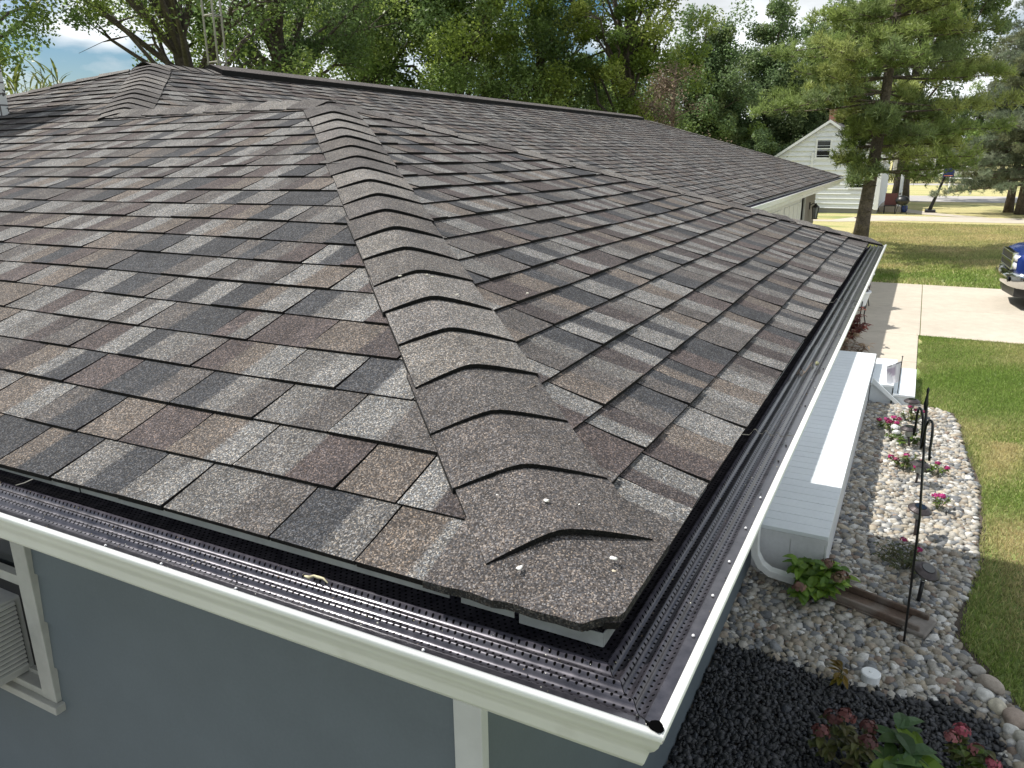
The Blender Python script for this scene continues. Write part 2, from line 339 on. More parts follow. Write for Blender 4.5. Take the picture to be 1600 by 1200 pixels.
def caps(mb, P0, D, perp, k, t0, t1, step, wl, wr, seed, lift=.0125, bias=0):
    """cap shingles bent over a ridge line P0+t*D; roof falls k per metre on each side along +-perp"""
    r = np.random.default_rng(seed); P0, D, perp = map(lambda q: np.array(q, float), (P0, D, perp)); t = t0
    while t < t1:
        base = np.array([(.086, .084, .083), (.118, .117, .115), (.068, .066, .067), (.138, .137, .135)][r.integers(4)])*1.08
        c2 = np.array([(.085, .082, .085), (.118, .112, .106), (.1, .097, .096)][r.integers(3)])*1.0; c_n = 0 if (seed == 3 and t < t0+step*1.5) else 1; base = base if c_n else np.array((.082, .078, .078)); c2 = c2 if c_n else base*1.12
        NW = 15; NT = 5; L_ = step*1.35; vs = []; cs = []; h0 = lift+r.uniform(-.002, .002)+(.006 if seed == 3 and t < t0+step*.5 else 0); sk = r.uniform(-.008, .008); tl = r.uniform(-.009, .009)
        for a in range(NT):
            q = a/(NT-1)*1.35
            for b in range(NW):
                w = -wl+(wl+wr)*b/(NW-1)+sk
                edge = abs(2*b/(NW-1)-1)
                z = -k*(math.sqrt(w*w+.017**2)-.004)
                h = (h0*(1-q/1.35)**1.2+.0035) * (1-.5*edge**2)+.0075
                p = P0+D*(t+step*q+tl*w/wl)+perp*w+np.array([0, 0, z+h])
                vs.append(p); f = .5+.5*math.sin(w*17+t*9+seed); cs.append(base*(1-f*.5)+c2*f*.5)
        n0 = NT*NW; fs = [(a*NW+b, a*NW+b+1, (a+1)*NW+b+1, (a+1)*NW+b) for a in range(NT-1) for b in range(NW-1)]
        fr_ = [np.array(v) for v in vs[:NW]]; vs += fr_+[v-np.array([0, 0, .0095]) for v in fr_]; cs += [(.006, .006, .006)]*(2*NW)
        fs += [(n0+NW+b, n0+NW+b+1, n0+b+1, n0+b) for b in range(NW-1)]
        # side edges, coloured near black as the shadow line under the cap
        for bi in (0, NW-1):
            o2 = len(vs)
            for a in range(NT): vs.append(np.array(vs[a*NW+bi])); vs.append(vs[a*NW+bi]-np.array([0, 0, .014])); cs += [(.01, .01, .01)]*2
            for a in range(NT-1): fs.append((o2+2*a, o2+2*a+2, o2+2*a+3, o2+2*a+1))
        # butt shadow painted near black: duplicate front vertices so that the colour does not bleed
        mb.add(vs, fs, cs); t += step
    return mb

house = empty('house', (0, 0, 0), 'blue grey single storey house whose brown shingled hip roof and white gutters fill the foreground', 'house')
roof_mesh(house)
q2 = math.sqrt(.5); kk = m*q2
mb = MB(); caps(mb, (0, 0, 0), (1, 1, m), (q2, -q2, 0), kk, .135, R-.13, .1305, .127, .160, 3)
hipn = mb.build('hip_cap', SH, house)
# wide corner piece under the lowest cap
mb = MB(); nn = 16; vs = []; cs = []; rr = np.random.default_rng(5)
for i in range(nn):
    for j in range(nn):
        x = -.004+.272*i/(nn-1); y = -.004+.306*j/(nn-1)
        if i == 0: x -= .004*rr.random()
        if x+y < .034: f_ = .034/max(x+y, .004) if x+y > .004 else 1; x, y = (x+.017-(x+y)/2, y+.017-(x+y)/2)
        w = (x-y)*q2; t = (x+y)/2
        vs.append((x, y, m*t-kk*(math.sqrt(w*w+.02**2)-.006)+.0145)); cs.append(np.array((.083, .079, .079))*(1+.12*math.sin(x*21)*math.cos(y*17)))
# snip the very corner
fs = [(i*nn+j, (i+1)*nn+j, (i+1)*nn+j+1, i*nn+j+1) for i in range(nn-1) for j in range(nn-1)]
o2 = len(vs); edge = [(0, j) for j in range(nn-1, 0, -1)]+[(i, 0) for i in range(1, nn)]
for e_ in range(len(edge)-1):
    a = vs[edge[e_][0]*nn+edge[e_][1]]; b = vs[edge[e_+1][0]*nn+edge[e_+1][1]]; b0 = len(vs)
    vs += [a, b, (b[0], b[1], b[2]-.013), (a[0], a[1], a[2]-.013)]; cs += [(.03, .03, .03)]*4; fs.append((b0, b0+1, b0+2, b0+3))
for rowe in ([(nn-1, j) for j in range(nn)], [(i, nn-1) for i in range(nn)]):
    for e_ in range(nn-1):
        a = vs[rowe[e_][0]*nn+rowe[e_][1]]; b = vs[rowe[e_+1][0]*nn+rowe[e_+1][1]]; b0 = len(vs)
        vs += [a, b, (b[0], b[1], b[2]-.01), (a[0], a[1], a[2]-.01)]; cs += [(.02, .02, .02)]*4; fs.append((b0, b0+1, b0+2, b0+3))
mb.add(vs, fs, cs); mb.build('corner_shingle', SH, house)
mb = MB(); caps(mb, (2*R, 0, 0), (-1, 1, m), (-q2, -q2, 0), kk, .02, R-.22, .1305, .15, .14, 4); mb.build('hip_cap', SH, house)
mb = MB(); caps(mb, (R, R+YC+.05, m*R), (0, -1, 0), (1, 0, 0), m, 0, YC-.08, .135, .15, .15, 6, lift=.014); mb.build('ridge_cap', SH, house)
mb = MB(); caps(mb, (0, YC, 0), (1, 1, m), (q2, -q2, 0), kk, R-.08, W2-.12, .1305, .15, .16, 7); mb.build('hip_cap', SH, house)
mb = MB(); caps(mb, (0, YEND, 0), (1, -1, m), (q2, q2, 0), kk, .02, W2-.2, .1305, .15, .15, 8); mb.build('hip_cap', SH, house)
mb = MB(); caps(mb, (XE, YC, 0), (-1, 1, m), (-q2, -q2, 0), kk, .02, W2-.2, .1305, .15, .15, 9); mb.build('hip_cap', SH, house)
mb = MB(); caps(mb, (W2-.1, YC+W2, m*W2), (1, 0, 0), (0, 1, 0), m, 0, .75, .135, .15, .15, 10); mb.build('ridge_cap', SH, house)
mb = MB(); xv0, xv1 = W2+.65, XE-W2-.2; yv = YC+W2; zv = m*W2
vp_ = [(-.165, -.062), (-.155, .004), (-.15, .008), (0, .062), (.15, .008), (.155, .004), (.165, -.062)]
vs = [(x, yv+q, zv+h) for x in (xv0, xv1) for q, h in vp_]; lt_ = (.085, .08, .08); dk_ = (.008, .008, .008)
mb.add(vs[1:6]+vs[8:13], [(i, i+1, i+6, i+5) for i in range(4)], lt_); mb.add(vs, [(0, 1, 8, 7), (5, 6, 13, 12), (0, 6, 5, 4, 3, 2, 1), (7, 8, 9, 10, 11, 12, 13)], dk_)
mb.build('ridge_vent', SH, house)

# ------------------------------------------------------------------ gutters, guards, drip edges
def sweep(mb, prof, line, mitre0=True, mitre1=False, thick=None, s0=0, s1=1, closed=False, nseg=1):
    """line = (P, dir, outward, length); profile points (d outward, z). mitre pulls the end by d for an outside corner"""
    P, D, O_, Ln = line; P, D, O_ = map(lambda q: np.array(q, float), (P, D, O_)); n = len(prof); vs = []
    for q in range(nseg+1):
        for d, z in prof:
            a = s0*Ln; b = s1*Ln
            if mitre0: a -= d
            if mitre1: b += d
            vs.append(P+D*(a+(b-a)*q/nseg)+O_*d+np.array([0, 0, z]))
    fs = [(q*n+i, q*n+i+1, (q+1)*n+i+1, (q+1)*n+i) for q in range(nseg) for i in range(n-1)]
    if closed: fs += [(q*n+n-1, q*n, (q+1)*n, (q+1)*n+n-1) for q in range(nseg)]
    mb.add(vs, fs)
def ridge_prof():
    pts = [(-.085, -.045), (-.075, -.060), (-.045, -.0625), (-.014, -.060)]
    for c in (.000, .027, .054):
        pts += [(c-.008, -.0515), (c-.0055, -.046), (c-.0025, -.0425), (c+.0015, -.0425), (c+.0045, -.046), (c+.0075, -.0515)]
        pts += [(c+.0135, -.0525)]
    pts += [(.0745, -.0485), (.0785, -.0465), (.098, -.0450)]
    return pts
GP = ridge_prof()
LIP = [(.0955, -.045), (.097, -.040), (.0993, -.0362), (.1025, -.0345), (.106, -.0345), (.1092, -.0362), (.1108, -.0395), (.1108, -.0435), (.1090, -.0475), (.1066, -.0505), (.1035, -.0600), (.0965, -.0735), (.088, -.085), (.083, -.097), (.080, -.112), (.076, -.1205), (.062, -.1245), (.02, -.1245), (-.088, -.1245), (-.088, -.03)]
lineA = ((0, 0, 0), (0, 1, 0), (-1, 0, 0), YEND)
lineB = ((0, 0, 0), (1, 0, 0), (0, -1, 0), 2*R+.1)
lineC = ((2*R, YC, 0), (1, 0, 0), (0, -1, 0), XE-2*R)
for ln, m0, m1 in ((lineA, True, False), (lineB, True, False), (lineC, False, False)):
    mb = MB(); sweep(mb, LIP, ln, m0, m1); g_ = mb.build('gutter', WHITE, house, smooth=True)
    sm = g_.modifiers.new('solid', 'SOLIDIFY'); sm.thickness = .0012; sm.offset = -1
# end cap of the short gutter
mb = MB(); xx = 2*R+.1; pp = [(xx, -d, z) for d, z in LIP[4:19]]; mb.add(pp+[(xx+.002, y, z) for _, y, z in pp], [tuple(range(len(pp))), tuple(range(2*len(pp)-1, len(pp)-1, -1))]); mb.build('gutter_end_cap', WHITE, house)
mb = MB(); rr = np.random.default_rng(2); pc = [(-.0985+.010*math.cos(a)*(1+.25*math.sin(3*a))*q2_+.0075*math.sin(a), -.0985-.007*math.cos(a)*q2_+.009*math.sin(a), -.0335) for q2_ in (.75,) for a in np.linspace(0, 6.283, 13)[:-1]]
mb.add(pc, [tuple(range(12))]); mb.build('gutter_gap_dark_patch', mat('gap_dark_black', (.002, .002, .002), 1, spec=0), house)  # flat black patch over the lip, painted as the dark inside the gap
# guard lengths with 3 mm joints
def guards(line, mt, Ln, first, mitre):
    a = .0; i = 0
    while a < Ln-.01:
        b = min(a+(first if i == 0 else 1.02), Ln)
        mb = MB(); n = len(GP); P, D, O_ = [np.array(q, float) for q in line[:3]]; vs = []
        for q in range(2):
            for d, z in GP:
                t = (a+.0015 if q == 0 else b-.0015)
                if q == 0 and i == 0 and mitre: t = -d+(.012 if d > .09 else .0008)
                tt = 1.0*math.sin(i*2.3)*.0012
                vs.append(P+D*t+O_*d+np.array([0, 0, z+tt]))
        mb.add(vs, [(k, k+1, n+k+1, n+k) for k in range(n-1)]); g = mb.build('gutter_guard', mt, house, smooth=True)
        a = b; i += 1
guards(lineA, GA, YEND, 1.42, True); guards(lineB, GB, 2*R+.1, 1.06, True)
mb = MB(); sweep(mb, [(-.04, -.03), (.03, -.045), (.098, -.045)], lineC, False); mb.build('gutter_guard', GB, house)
# grey drip edge strips below the starter course, in overlapping lengths
for ln, Ln, mt0 in ((lineA, YEND, True), (lineB, 2*R, True)):
    a = 0; i = 0
    while a < Ln:
        b = min(a+[.15, .10, .9, 1.6, .7][i % 5], Ln); P, D, O_ = [np.array(q, float) for q in ln[:3]]; mb = MB()
        z0 = -.006; z1 = -.028 if i == 0 else -.019-.003*(i % 2); d = -.013
        A0 = P+D*(a+(.004 if i else .014))+O_*d; B0 = P+D*(b-.004)+O_*d
        mb.add([A0+(0, 0, z0), B0+(0, 0, z0), B0+(0, 0, z1), A0+(0, 0, z1)], [(0, 1, 2, 3)])
        o = mb.build('drip_edge', DRIP, house); sm = o.modifiers.new('solid', 'SOLIDIFY'); sm.thickness = .0015
        a = b+(.012 if i % 3 == 1 else 0); i += 1
# fascia boards and soffits
mb = MB(); OV = .54
mb.box((.09, .09, -.21), (.11, YEND, -.02)); mb.box((.11, .09, -.21), (2*R-.006, .11, -.02)); mb.box((2*R-.026, .111, -.21), (2*R-.006, YC+.006, -.031)); mb.box((2*R-.006, YC+.006, -.21), (XE-.006, YC+.026, -.031)); mb.box((XE-.026, YC+.026, -.21), (XE-.006, YEND, -.031))
mb.build('fascia', FASC, house)
mb = MB(); mb.box((.03, .03, -.205), (2*R-.03, YEND, -.195)); mb.box((2*R-.028, YC+.03, -.205), (XE-.03, YEND, -.195)); mb.build('soffit', FASC, house)
# gutter screws
spA = [(.42, 0), (.80, 1), (.95, 1), (1.18, 1), (1.62, 0), (.62, 1), (.25, 1), (2.1, 0), (3.0, 0)]
spB = [(.12, 1), (.24, 1), (.36, 1), (.50, 1), (.65, 1), (.87, 0), (.98, 0), (1.32, 0), (1.75, 0), (2.3, 0), (3.0, 0), (3.6, 0), (4.4, 0)]
WDOT = mat('white_screw_paint', (.8, .8, .8), .4)
for lst, fn in ((spA, lambda t: (-.087, t, -.045)), (spB, lambda t: (t, -.087, -.045)), ([(0, 0)], lambda t: (-.078, -.068, -.046))):
    for t, wh in lst:
        mb = MB(); mb.lathe([(.0023, 0), (.0025, .0014), (.0015, .003), (.0005, .0035)], fn(t), 10); mb.build('screw', WDOT if wh else BLACKM, house, smooth=True)

# ------------------------------------------------------------------ walls
def lapwall(mb, p0, p1, z0, z1, out, lap=.2, holes=()):
    """vertical wall from p0 to p1 with clapboards; out = outward unit (x,y)"""
    p0 = np.array(p0, float); p1 = np.array(p1, float); o = np.array([out[0], out[1], 0.])
    z = -.2
    while z > z0+1e-6:
        za = max(z-lap, z0)
        if za < z1-1e-6:
            zt = min(z, z1); A = np.array([*p0, 0]); B = np.array([*p1, 0])
            a = A+(0, 0, zt)+o*.002; b = B+(0, 0, zt)+o*.002; c = B+(0, 0, za)+o*.012; d = A+(0, 0, za)+o*.012; c2 = B+(0, 0, za)+o*.002; d2 = A+(0, 0, za)+o*.002
            mb.add([a, b, c, d, c2, d2], [(0, 1, 2, 3), (3, 2, 4, 5)])
        z -= lap
WY0, WY1, WZ0, WZ1 = 2.46, 3.5, -1.33, -.26
mb = MB(); xa = OV
lapwall(mb, (xa, OV), (xa, WY0), GZ, -.2, (-1, 0)); lapwall(mb, (xa, WY0), (xa, WY1), GZ, WZ0, (-1, 0)); lapwall(mb, (xa, WY1), (xa, YEND-OV), GZ, -.2, (-1, 0)); mb.box((xa-.002, WY0, WZ1), (xa+.01, WY1, -.2))
lapwall(mb, (OV, OV), (2*R-OV, OV), GZ, -.2, (0, -1)); lapwall(mb, (2*R-OV, OV), (2*R-OV, YC+OV), GZ, -.2, (1, 0))
mb.box((xa+.01, YEND-OV-.02, GZ), (XE-OV, YEND-OV, -.2)); mb.build('wall', SIDING, house)
mb = MB(); lapwall(mb, (2*R-OV, YC+OV), (13.9, YC+OV), GZ, -.2, (0, -1)); lapwall(mb, (13.9, YC+OV), (19.5, YC+OV), -.42, -.2, (0, -1)); lapwall(mb, (19.5, YC+OV), (XE-OV, YC+OV), GZ, -.2, (0, -1)); lapwall(mb, (XE-OV, YC+OV), (XE-OV, YEND-OV), GZ, -.2, (1, 0))
props(mb.build('wall', TAUPE, house), 'taupe clapboard wall over the garage door')
mb = MB()
for x0 in (13.98, 16.82):
    for r_ in range(4):
        for c_ in range(4):
            mb.box((x0+c_*.65, YC+OV+.03, GZ+.02+r_*.49), (x0+c_*.65+.6, YC+OV+.045, GZ+.46+r_*.49))
mb.box((13.9, YC+OV+.045, GZ), (19.5, YC+OV+.06, -.42)); mb.build('garage_door', FASC, house)
mb = MB(); mb.box((13.8, YC+OV-.03, -.42), (19.6, YC+OV+.004, -.3)); mb.box((13.8, YC+OV-.03, GZ), (13.92, YC+OV+.004, -.422)); mb.box((19.48, YC+OV-.03, GZ), (19.6, YC+OV+.004, -.422)); mb.build('door_trim', TRIM, house)
# corner boards
mb = MB(); CT = mat('corner_board_paint', (.5, .51, .49), .6, noise=(10, .06)); mb.box((OV-.022, OV-.024, GZ), (OV+.014, OV-.0, -.206)); mb.box((OV-.024, OV-.026, GZ), (OV-.0, OV+.058, -.205)); mb.build('corner_trim', CT, house, bevel=.003)
# near black fill box standing in for the unlit inside
mb = MB(); mb.box((OV+.3, OV+.3, GZ), (2*R-OV-.1, YEND-1, -.21)); mb.build('interior_dark_fill', DARK, house)
# window with frame, rails, panes, sill
win = MB(); t_ = .085
win.box((OV-.03, WY0-.07, WZ0-.02), (OV+.03, WY0+.015, WZ1+.05)); win.box((OV-.03, WY1-.015, WZ0-.02), (OV+.03, WY1+.07, WZ1+.05)); win.box((OV-.028, WY0+.015, WZ1-.01), (OV+.03, WY1-.015, WZ1+.05)); win.box((OV-.028, WY0+.015, WZ0-.02), (OV+.06, WY1-.015, WZ0+.012))
wo = win.build('window', TRIM, house, bevel=.003)
mb = MB(); mb.box((OV-.05, WY0-.09, WZ0-.055), (OV+.02, WY1+.09, WZ0-.021)); mb.build('sill', TRIM, wo, bevel=.004)
mb = MB(); zm = -.86; mb.box((OV-.012, WY0+.015, zm-.02), (OV+.02, WY1-.015, zm+.02)); mb.box((OV+.0, WY0+.0151, zm+.02), (OV+.02, WY0+.05, WZ1-.011)); mb.box((OV+.0, WY0+.05, zm+.24), (OV+.018, WY1-.05, zm+.26)); mb.build('sash', TRIM, wo)
mb = MB(); mb.box((OV+.03, WY0+.0, zm+.0), (OV+.036, WY1, WZ1)); mb.build('pane', GLASS, wo)
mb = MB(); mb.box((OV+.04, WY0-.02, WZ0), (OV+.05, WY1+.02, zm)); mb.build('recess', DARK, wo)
mb = MB(); mb.box((OV+.02, WY0+.02, WZ0+.012), (OV+.2, WY1-.02, WZ0+.03)); mb.build('sill_liner', TRIM, wo)
# coach lantern on the garage corner
lt = MB(); lx, ly = 20.6, YC+OV
lt.box((lx-.05, ly-.03, -.78), (lx+.05, ly, -.6)); lt.tube([(lx, ly-.02, -.68), (lx, ly-.1, -.62), (lx, ly-.16, -.66)], .012, 6)
lt.lathe([(.015, -.62), (.03, -.66), (.1, -.72), (.1, -.73), (.03, -.73)], (lx, ly-.16, 0), 6); lt.lathe([(.06, -1.02), (.085, -1.0), (.06, -1.0), (.02, -1.0)], (lx, ly-.16, 0), 6)
for a in range(6): an = a*math.pi/3; lt.tube([(lx+.055*math.cos(an), ly-.16+.055*math.sin(an), -1.0), (lx+.085*math.cos(an), ly-.16+.085*math.sin(an), -.73)], .008, 4)
ln_ = lt.build('wall_lantern', BLACKM, house); mb = MB(); mb.lathe([(.048, -.995), (.075, -.74)], (lx, ly-.16, 0), 6); mb.build('glass', CLEAR, ln_)

# chimney, white painted brick
def brick_mat(name, c1, c2, mortar, sc=1, peel=None):
    M = bpy.data.materials.new(name); M.use_nodes = True; t = M.node_tree; n = t.nodes; l = t.links.new; b = n['Principled BSDF']; b.inputs['Roughness'].default_value = .85
    tcn = n.new('ShaderNodeTexCoord'); s = n.new('ShaderNodeSeparateXYZ'); l(tcn.outputs['Object'], s.inputs[0]); a = n.new('ShaderNodeMath'); a.operation = 'ADD'; l(s.outputs[0], a.inputs[0]); l(s.outputs[1], a.inputs[1])
    c = n.new('ShaderNodeCombineXYZ'); l(a.outputs[0], c.inputs[0]); l(s.outputs[2], c.inputs[1])
    k = n.new('ShaderNodeTexBrick'); l(c.outputs[0], k.inputs['Vector']); k.inputs['Scale'].default_value = 1; k.inputs['Brick Width'].default_value = .22*sc; k.inputs['Row Height'].default_value = .08*sc; k.inputs['Mortar Size'].default_value = .006*sc
    k.inputs['Color1'].default_value = (*c1, 1); k.inputs['Color2'].default_value = (*c2, 1); k.inputs['Mortar'].default_value = (*mortar, 1); src = k.outputs[0]
    if peel:
        x = n.new('ShaderNodeTexNoise'); x.inputs['Scale'].default_value = 16; x.inputs['Detail'].default_value = 6; l(tcn.outputs['Object'], x.inputs['Vector'])
        r = n.new('ShaderNodeMapRange'); r.inputs[1].default_value = .62; r.inputs[2].default_value = .65; l(x.outputs[0], r.inputs[0]); mm = n.new('ShaderNodeMixRGB'); l(r.outputs[0], mm.inputs[0]); l(src, mm.inputs[1]); mm.inputs[2].default_value = (*peel, 1); src = mm.outputs[0]
    l(src, b.inputs['Base Color']); return M
mb = MB(); mb.box((2.25, 5.9, .6), (2.85, 6.5, 2.0)); ch = mb.build('chimney', brick_mat('painted_brick', (.62, .62, .6), (.55, .56, .56), (.12, .11, .11), 1, (.06, .055, .05)), house)
mb = MB(); mb.box((2.2, 5.85, 2.0), (2.9, 6.55, 2.08)); mb.build('chimney_crown', CONC, ch, bevel=.01)
mb = MB(); mb.box((2.23, 5.885, .6), (2.865, 6.52, .92)); mb.build('flashing', DRIP, ch)
# downspout on the wing's front wall with its elbow and outlet
def rect_tube(mb, pts, w, d, nrm):
    pts = [np.array(p, float) for p in pts]; vs = []; nrm = np.array(nrm, float)
    for i, p in enumerate(pts):
        t = pts[min(i+1, len(pts)-1)]-pts[max(i-1, 0)]; t /= np.linalg.norm(t); b = np.cross(t, nrm); b /= np.linalg.norm(b)
        for a, c in ((-1, -1), (1, -1), (1, 1), (-1, 1)): vs.append(p+nrm*a*w/2+b*c*d/2)
    fs = [(i*4+k, i*4+(k+1) % 4, (i+1)*4+(k+1) % 4, (i+1)*4+k) for i in range(len(pts)-1) for k in range(4)]+[(3, 2, 1, 0), tuple(range(len(pts)*4-4, len(pts)*4))]
    mb.add(vs, fs)
mb = MB(); rect_tube(mb, [(4.50, .06, -.12), (4.50, .09, -.2), (4.50, .42, -.34), (4.50, .485, -.42), (4.50, .485, -2.13), (4.50, .475, -2.22), (4.50, .43, -2.30), (4.50, .36, -2.345), (4.50, .0, -2.385)], .075, .055, (1, 0, 0)); mb.build('downspout', WHITE, house, bevel=.006)

# ------------------------------------------------------------------ porch along the house
porch = empty('porch', (7.6, 1, GZ), 'low white porch deck with pale blue grey boards beside the stone bed', 'porch')
def loc(o, mbv): return o
def rel(mb, o):
    L0 = np.array(o.location); mb.v = [tuple(np.array(v)-L0) for v in mb.v]; return mb
PZ = -2.05; x0, x1 = 4.65, 10.6
mb = MB(); n_ = 42; pw = (x1-x0)/n_
for i in range(n_): mb.box((x0+i*pw+.003, .0, PZ-.03), (x0+(i+1)*pw-.003, YC+OV-.012, PZ+random.uniform(-.0007, .0007)))
rel(mb, porch).build('deck_board', PORCH, porch, bevel=.002)
mb = MB(); mb.box((x0+.002, .012, PZ-.05), (x1-.01, YC, PZ-.032)); rel(mb, porch).build('deck_frame', SKIRT, porch)
mb = MB()
for i in range(2):
    yy0 = .02+i*.24; mb.box((x0+.006, yy0, GZ-.02), (x0+.016, yy0+.233, PZ-.052))
mb.box((x0+.016, .02, GZ-.02), (x0+.022, .53, PZ-.052)); mb.box((x0+.004, .0, PZ-.075), (x0+.0055, .54, PZ-.035))
rel(mb, porch).build('skirt_panel', SKIRT, porch)
mb = MB(); mb.box((x0+.01, .004, GZ-.02), (x1-.01, .018, PZ-.032)); rel(mb, porch).build('skirt_board', SKIRT, porch)
for a, b, z_, nm in ((-.27, -.002, -2.19, 'step'), (-.52, -.27, -2.30, 'step')):
    mb = MB(); mb.box((9.55, a, z_-.03), (10.95, b, z_)); mb.box((9.58, a+.015, GZ-.01), (10.92, b-.002, z_-.031)); rel(mb, porch).build(nm, PORCH, porch, bevel=.003)
mb = MB(); mb.add([(9.52, -.02, PZ-.06), (9.55, -.02, PZ-.06), (9.55, -.4, GZ+.01), (9.52, -.4, GZ+.01), (9.52, -.02, PZ-.13), (9.55, -.02, PZ-.13), (9.55, -.34, GZ+.01), (9.52, -.34, GZ+.01)], [(0, 1, 2, 3), (4, 7, 6, 5), (0, 3, 7, 4), (1, 5, 6, 2), (0, 4, 5, 1), (3, 2, 6, 7)]); rel(mb, porch).build('stair_stringer', PORCH, porch)

# ------------------------------------------------------------------ ground, lawn, concrete, road
def ground_mat():
    M = bpy.data.materials.new('lawn'); M.use_nodes = True; t = M.node_tree; n = t.nodes; l = t.links.new; b = n['Principled BSDF']; b.inputs['Roughness'].default_value = .95; b.inputs['Specular IOR Level'].default_value = .15
    tcn = n.new('ShaderNodeTexCoord')
    def nz(sc, vec=(1, 1, 1), dt=6):
        mp_ = n.new('ShaderNodeMapping'); mp_.inputs['Scale'].default_value = vec; l(tcn.outputs['Object'], mp_.inputs[0]); x = n.new('ShaderNodeTexNoise'); x.inputs['Scale'].default_value = sc; x.inputs['Detail'].default_value = dt; x.inputs['Roughness'].default_value = .62; l(mp_.outputs[0], x.inputs['Vector']); return x.outputs[0]
    def ramp(v, a, b_, c1, c2):
        r = n.new('ShaderNodeValToRGB'); r.color_ramp.elements[0].position = a; r.color_ramp.elements[1].position = b_; r.color_ramp.elements[0].color = (*c1, 1); r.color_ramp.elements[1].color = (*c2, 1); l(v, r.inputs[0]); return r.outputs[0]
    g = ramp(nz(7, (1, .8, 1)), .3, .7, (.15, .21, .06), (.25, .32, .11))
    dry = ramp(nz(9), .3, .7, (.42, .38, .17), (.54, .48, .26))
    sx = n.new('ShaderNodeSeparateXYZ'); l(tcn.outputs['Object'], sx.inputs[0]); md = n.new('ShaderNodeMapRange'); l(sx.outputs[0], md.inputs[0]); md.inputs[1].default_value = 18; md.inputs[2].default_value = 31; md.inputs[3].default_value = -.05; md.inputs[4].default_value = .12
    ad = n.new('ShaderNodeMath'); ad.operation = 'ADD'; l(nz(.33, (2.2, .7, 1), 8), ad.inputs[0]); l(md.outputs[0], ad.inputs[1])
    k = ramp(ad.outputs[0], .44, .62, (0, 0, 0), (1, 1, 1))
    mm = n.new('ShaderNodeMixRGB'); l(k, mm.inputs[0]); l(g, mm.inputs[1]); l(dry, mm.inputs[2])
    fine = ramp(nz(60, (1, 1, 1), 3), .25, .75, (.62, .62, .62), (1.35, 1.35, 1.3)); m2 = n.new('ShaderNodeMixRGB'); m2.blend_type = 'MULTIPLY'; m2.inputs[0].default_value = 1; l(mm.outputs[0], m2.inputs[1]); l(fine, m2.inputs[2]); l(m2.outputs[0], b.inputs['Base Color'])
    bp = n.new('ShaderNodeBump'); bp.inputs['Strength'].default_value = .8; bp.inputs['Distance'].default_value = .04; l(nz(45), bp.inputs['Height']); l(bp.outputs[0], b.inputs['Normal'])
    return M
GM = ground_mat()
def sheet(name, pts, z, mt, kind='structure', th=0):
    mb = MB(); n = len(pts); mb.add([(x, y, z) for x, y in pts], [tuple(range(n))]); o = mb.build(name, mt); 
    if o.data.polygons[0].normal.z < 0: o.data.flip_normals()
    return props(o, kind=kind)
sheet('ground', [(-700, -700), (900, -700), (900, 900), (-700, 900)], GZ, GM)
SOIL = mat('soil', (.07, .055, .042), .95, noise=[(8, .3), (60, .3)], bump=(60, .6, .01))
BED = [(3.0, .56), (3.0, -1.34), (3.5, -1.27), (3.9, -1.12), (4.35, -.9), (4.9, -.95), (5.5, -1.07), (6.3, -1.13), (7.2, -1.14), (8.0, -1.1), (8.9, -1.05), (9.5, -.98), (9.75, -.6), (9.7, -.5), (9.6, .0), (4.7, .02), (4.66, .56)]
sheet('garden_bed', [(1.0, .56), (1.0, -1.34)]+BED[1:], GZ+.004, SOIL)
def slab(pts_list, name, z=.02):
    mb = MB()
    for (xa_, ya_, xb_, yb_) in pts_list: mb.box((xa_+.006, ya_+.006, GZ-.05), (xb_-.006, yb_-.006, GZ+z))
    return props(mb.build(name, CONC, bevel=.006), kind='structure')
dr = []
for xa_, xb_ in ((13.92, 16.62), (16.62, 19.85)):
    for ya_, yb_ in ((-.55, 2.2), (-3.3, -.55), (-6.3, -3.3), (-9.3, -6.3)): dr.append((xa_, ya_, xb_, yb_))
slab(dr, 'driveway'); slab([(11.9, -.53, 13.92, 2.2), (10.0, -.53, 11.9, 2.2), (9.7, -.53, 10.0, -.5)][:2], 'front_path')
mb = MB(); mb.box((9.7, -9.5, GZ-.04), (19.9, 2.2, GZ-.02)); 
BOUNCEM = mat('neutral_bounce_grey', (.17, .17, .165), .95, noise=[(3, .15), (40, .3)])
ROADM = mat('road_surface', (.36, .34, .32), .9, noise=[(.4, .08), (5, .06)])
sheet('bounce_ground', [(-9, -3), (.5, -3), (.5, 13), (-9, 13)], GZ+.006, BOUNCEM)  # unseen grey sheet added to cut green bounce on wall and gutter
sheet('road', [(55, -120), (62.5, -120), (62.5, 160), (55, 160)], GZ+.012, ROADM)
sheet('far_road', [(82, -120), (86, -120), (86, 160), (82, 160)], GZ+.012, ROADM)
sheet('neighbour_driveway', [(39.6, -60), (42.3, -60), (42.3, 2), (38.9, 3.4), (38.5, 9), (37.6, 9), (37.9, 3), (39.4, .5)], GZ+.008, CONC)
sheet('neighbour_path', [(42.3, -2.0), (42.3, -3.2), (44.6, -1.2), (46.8, 0), (49.5, 1.4), (49.2, 1.7), (45.6, 1.0), (43.4, -.6)], GZ+.012, CONC)

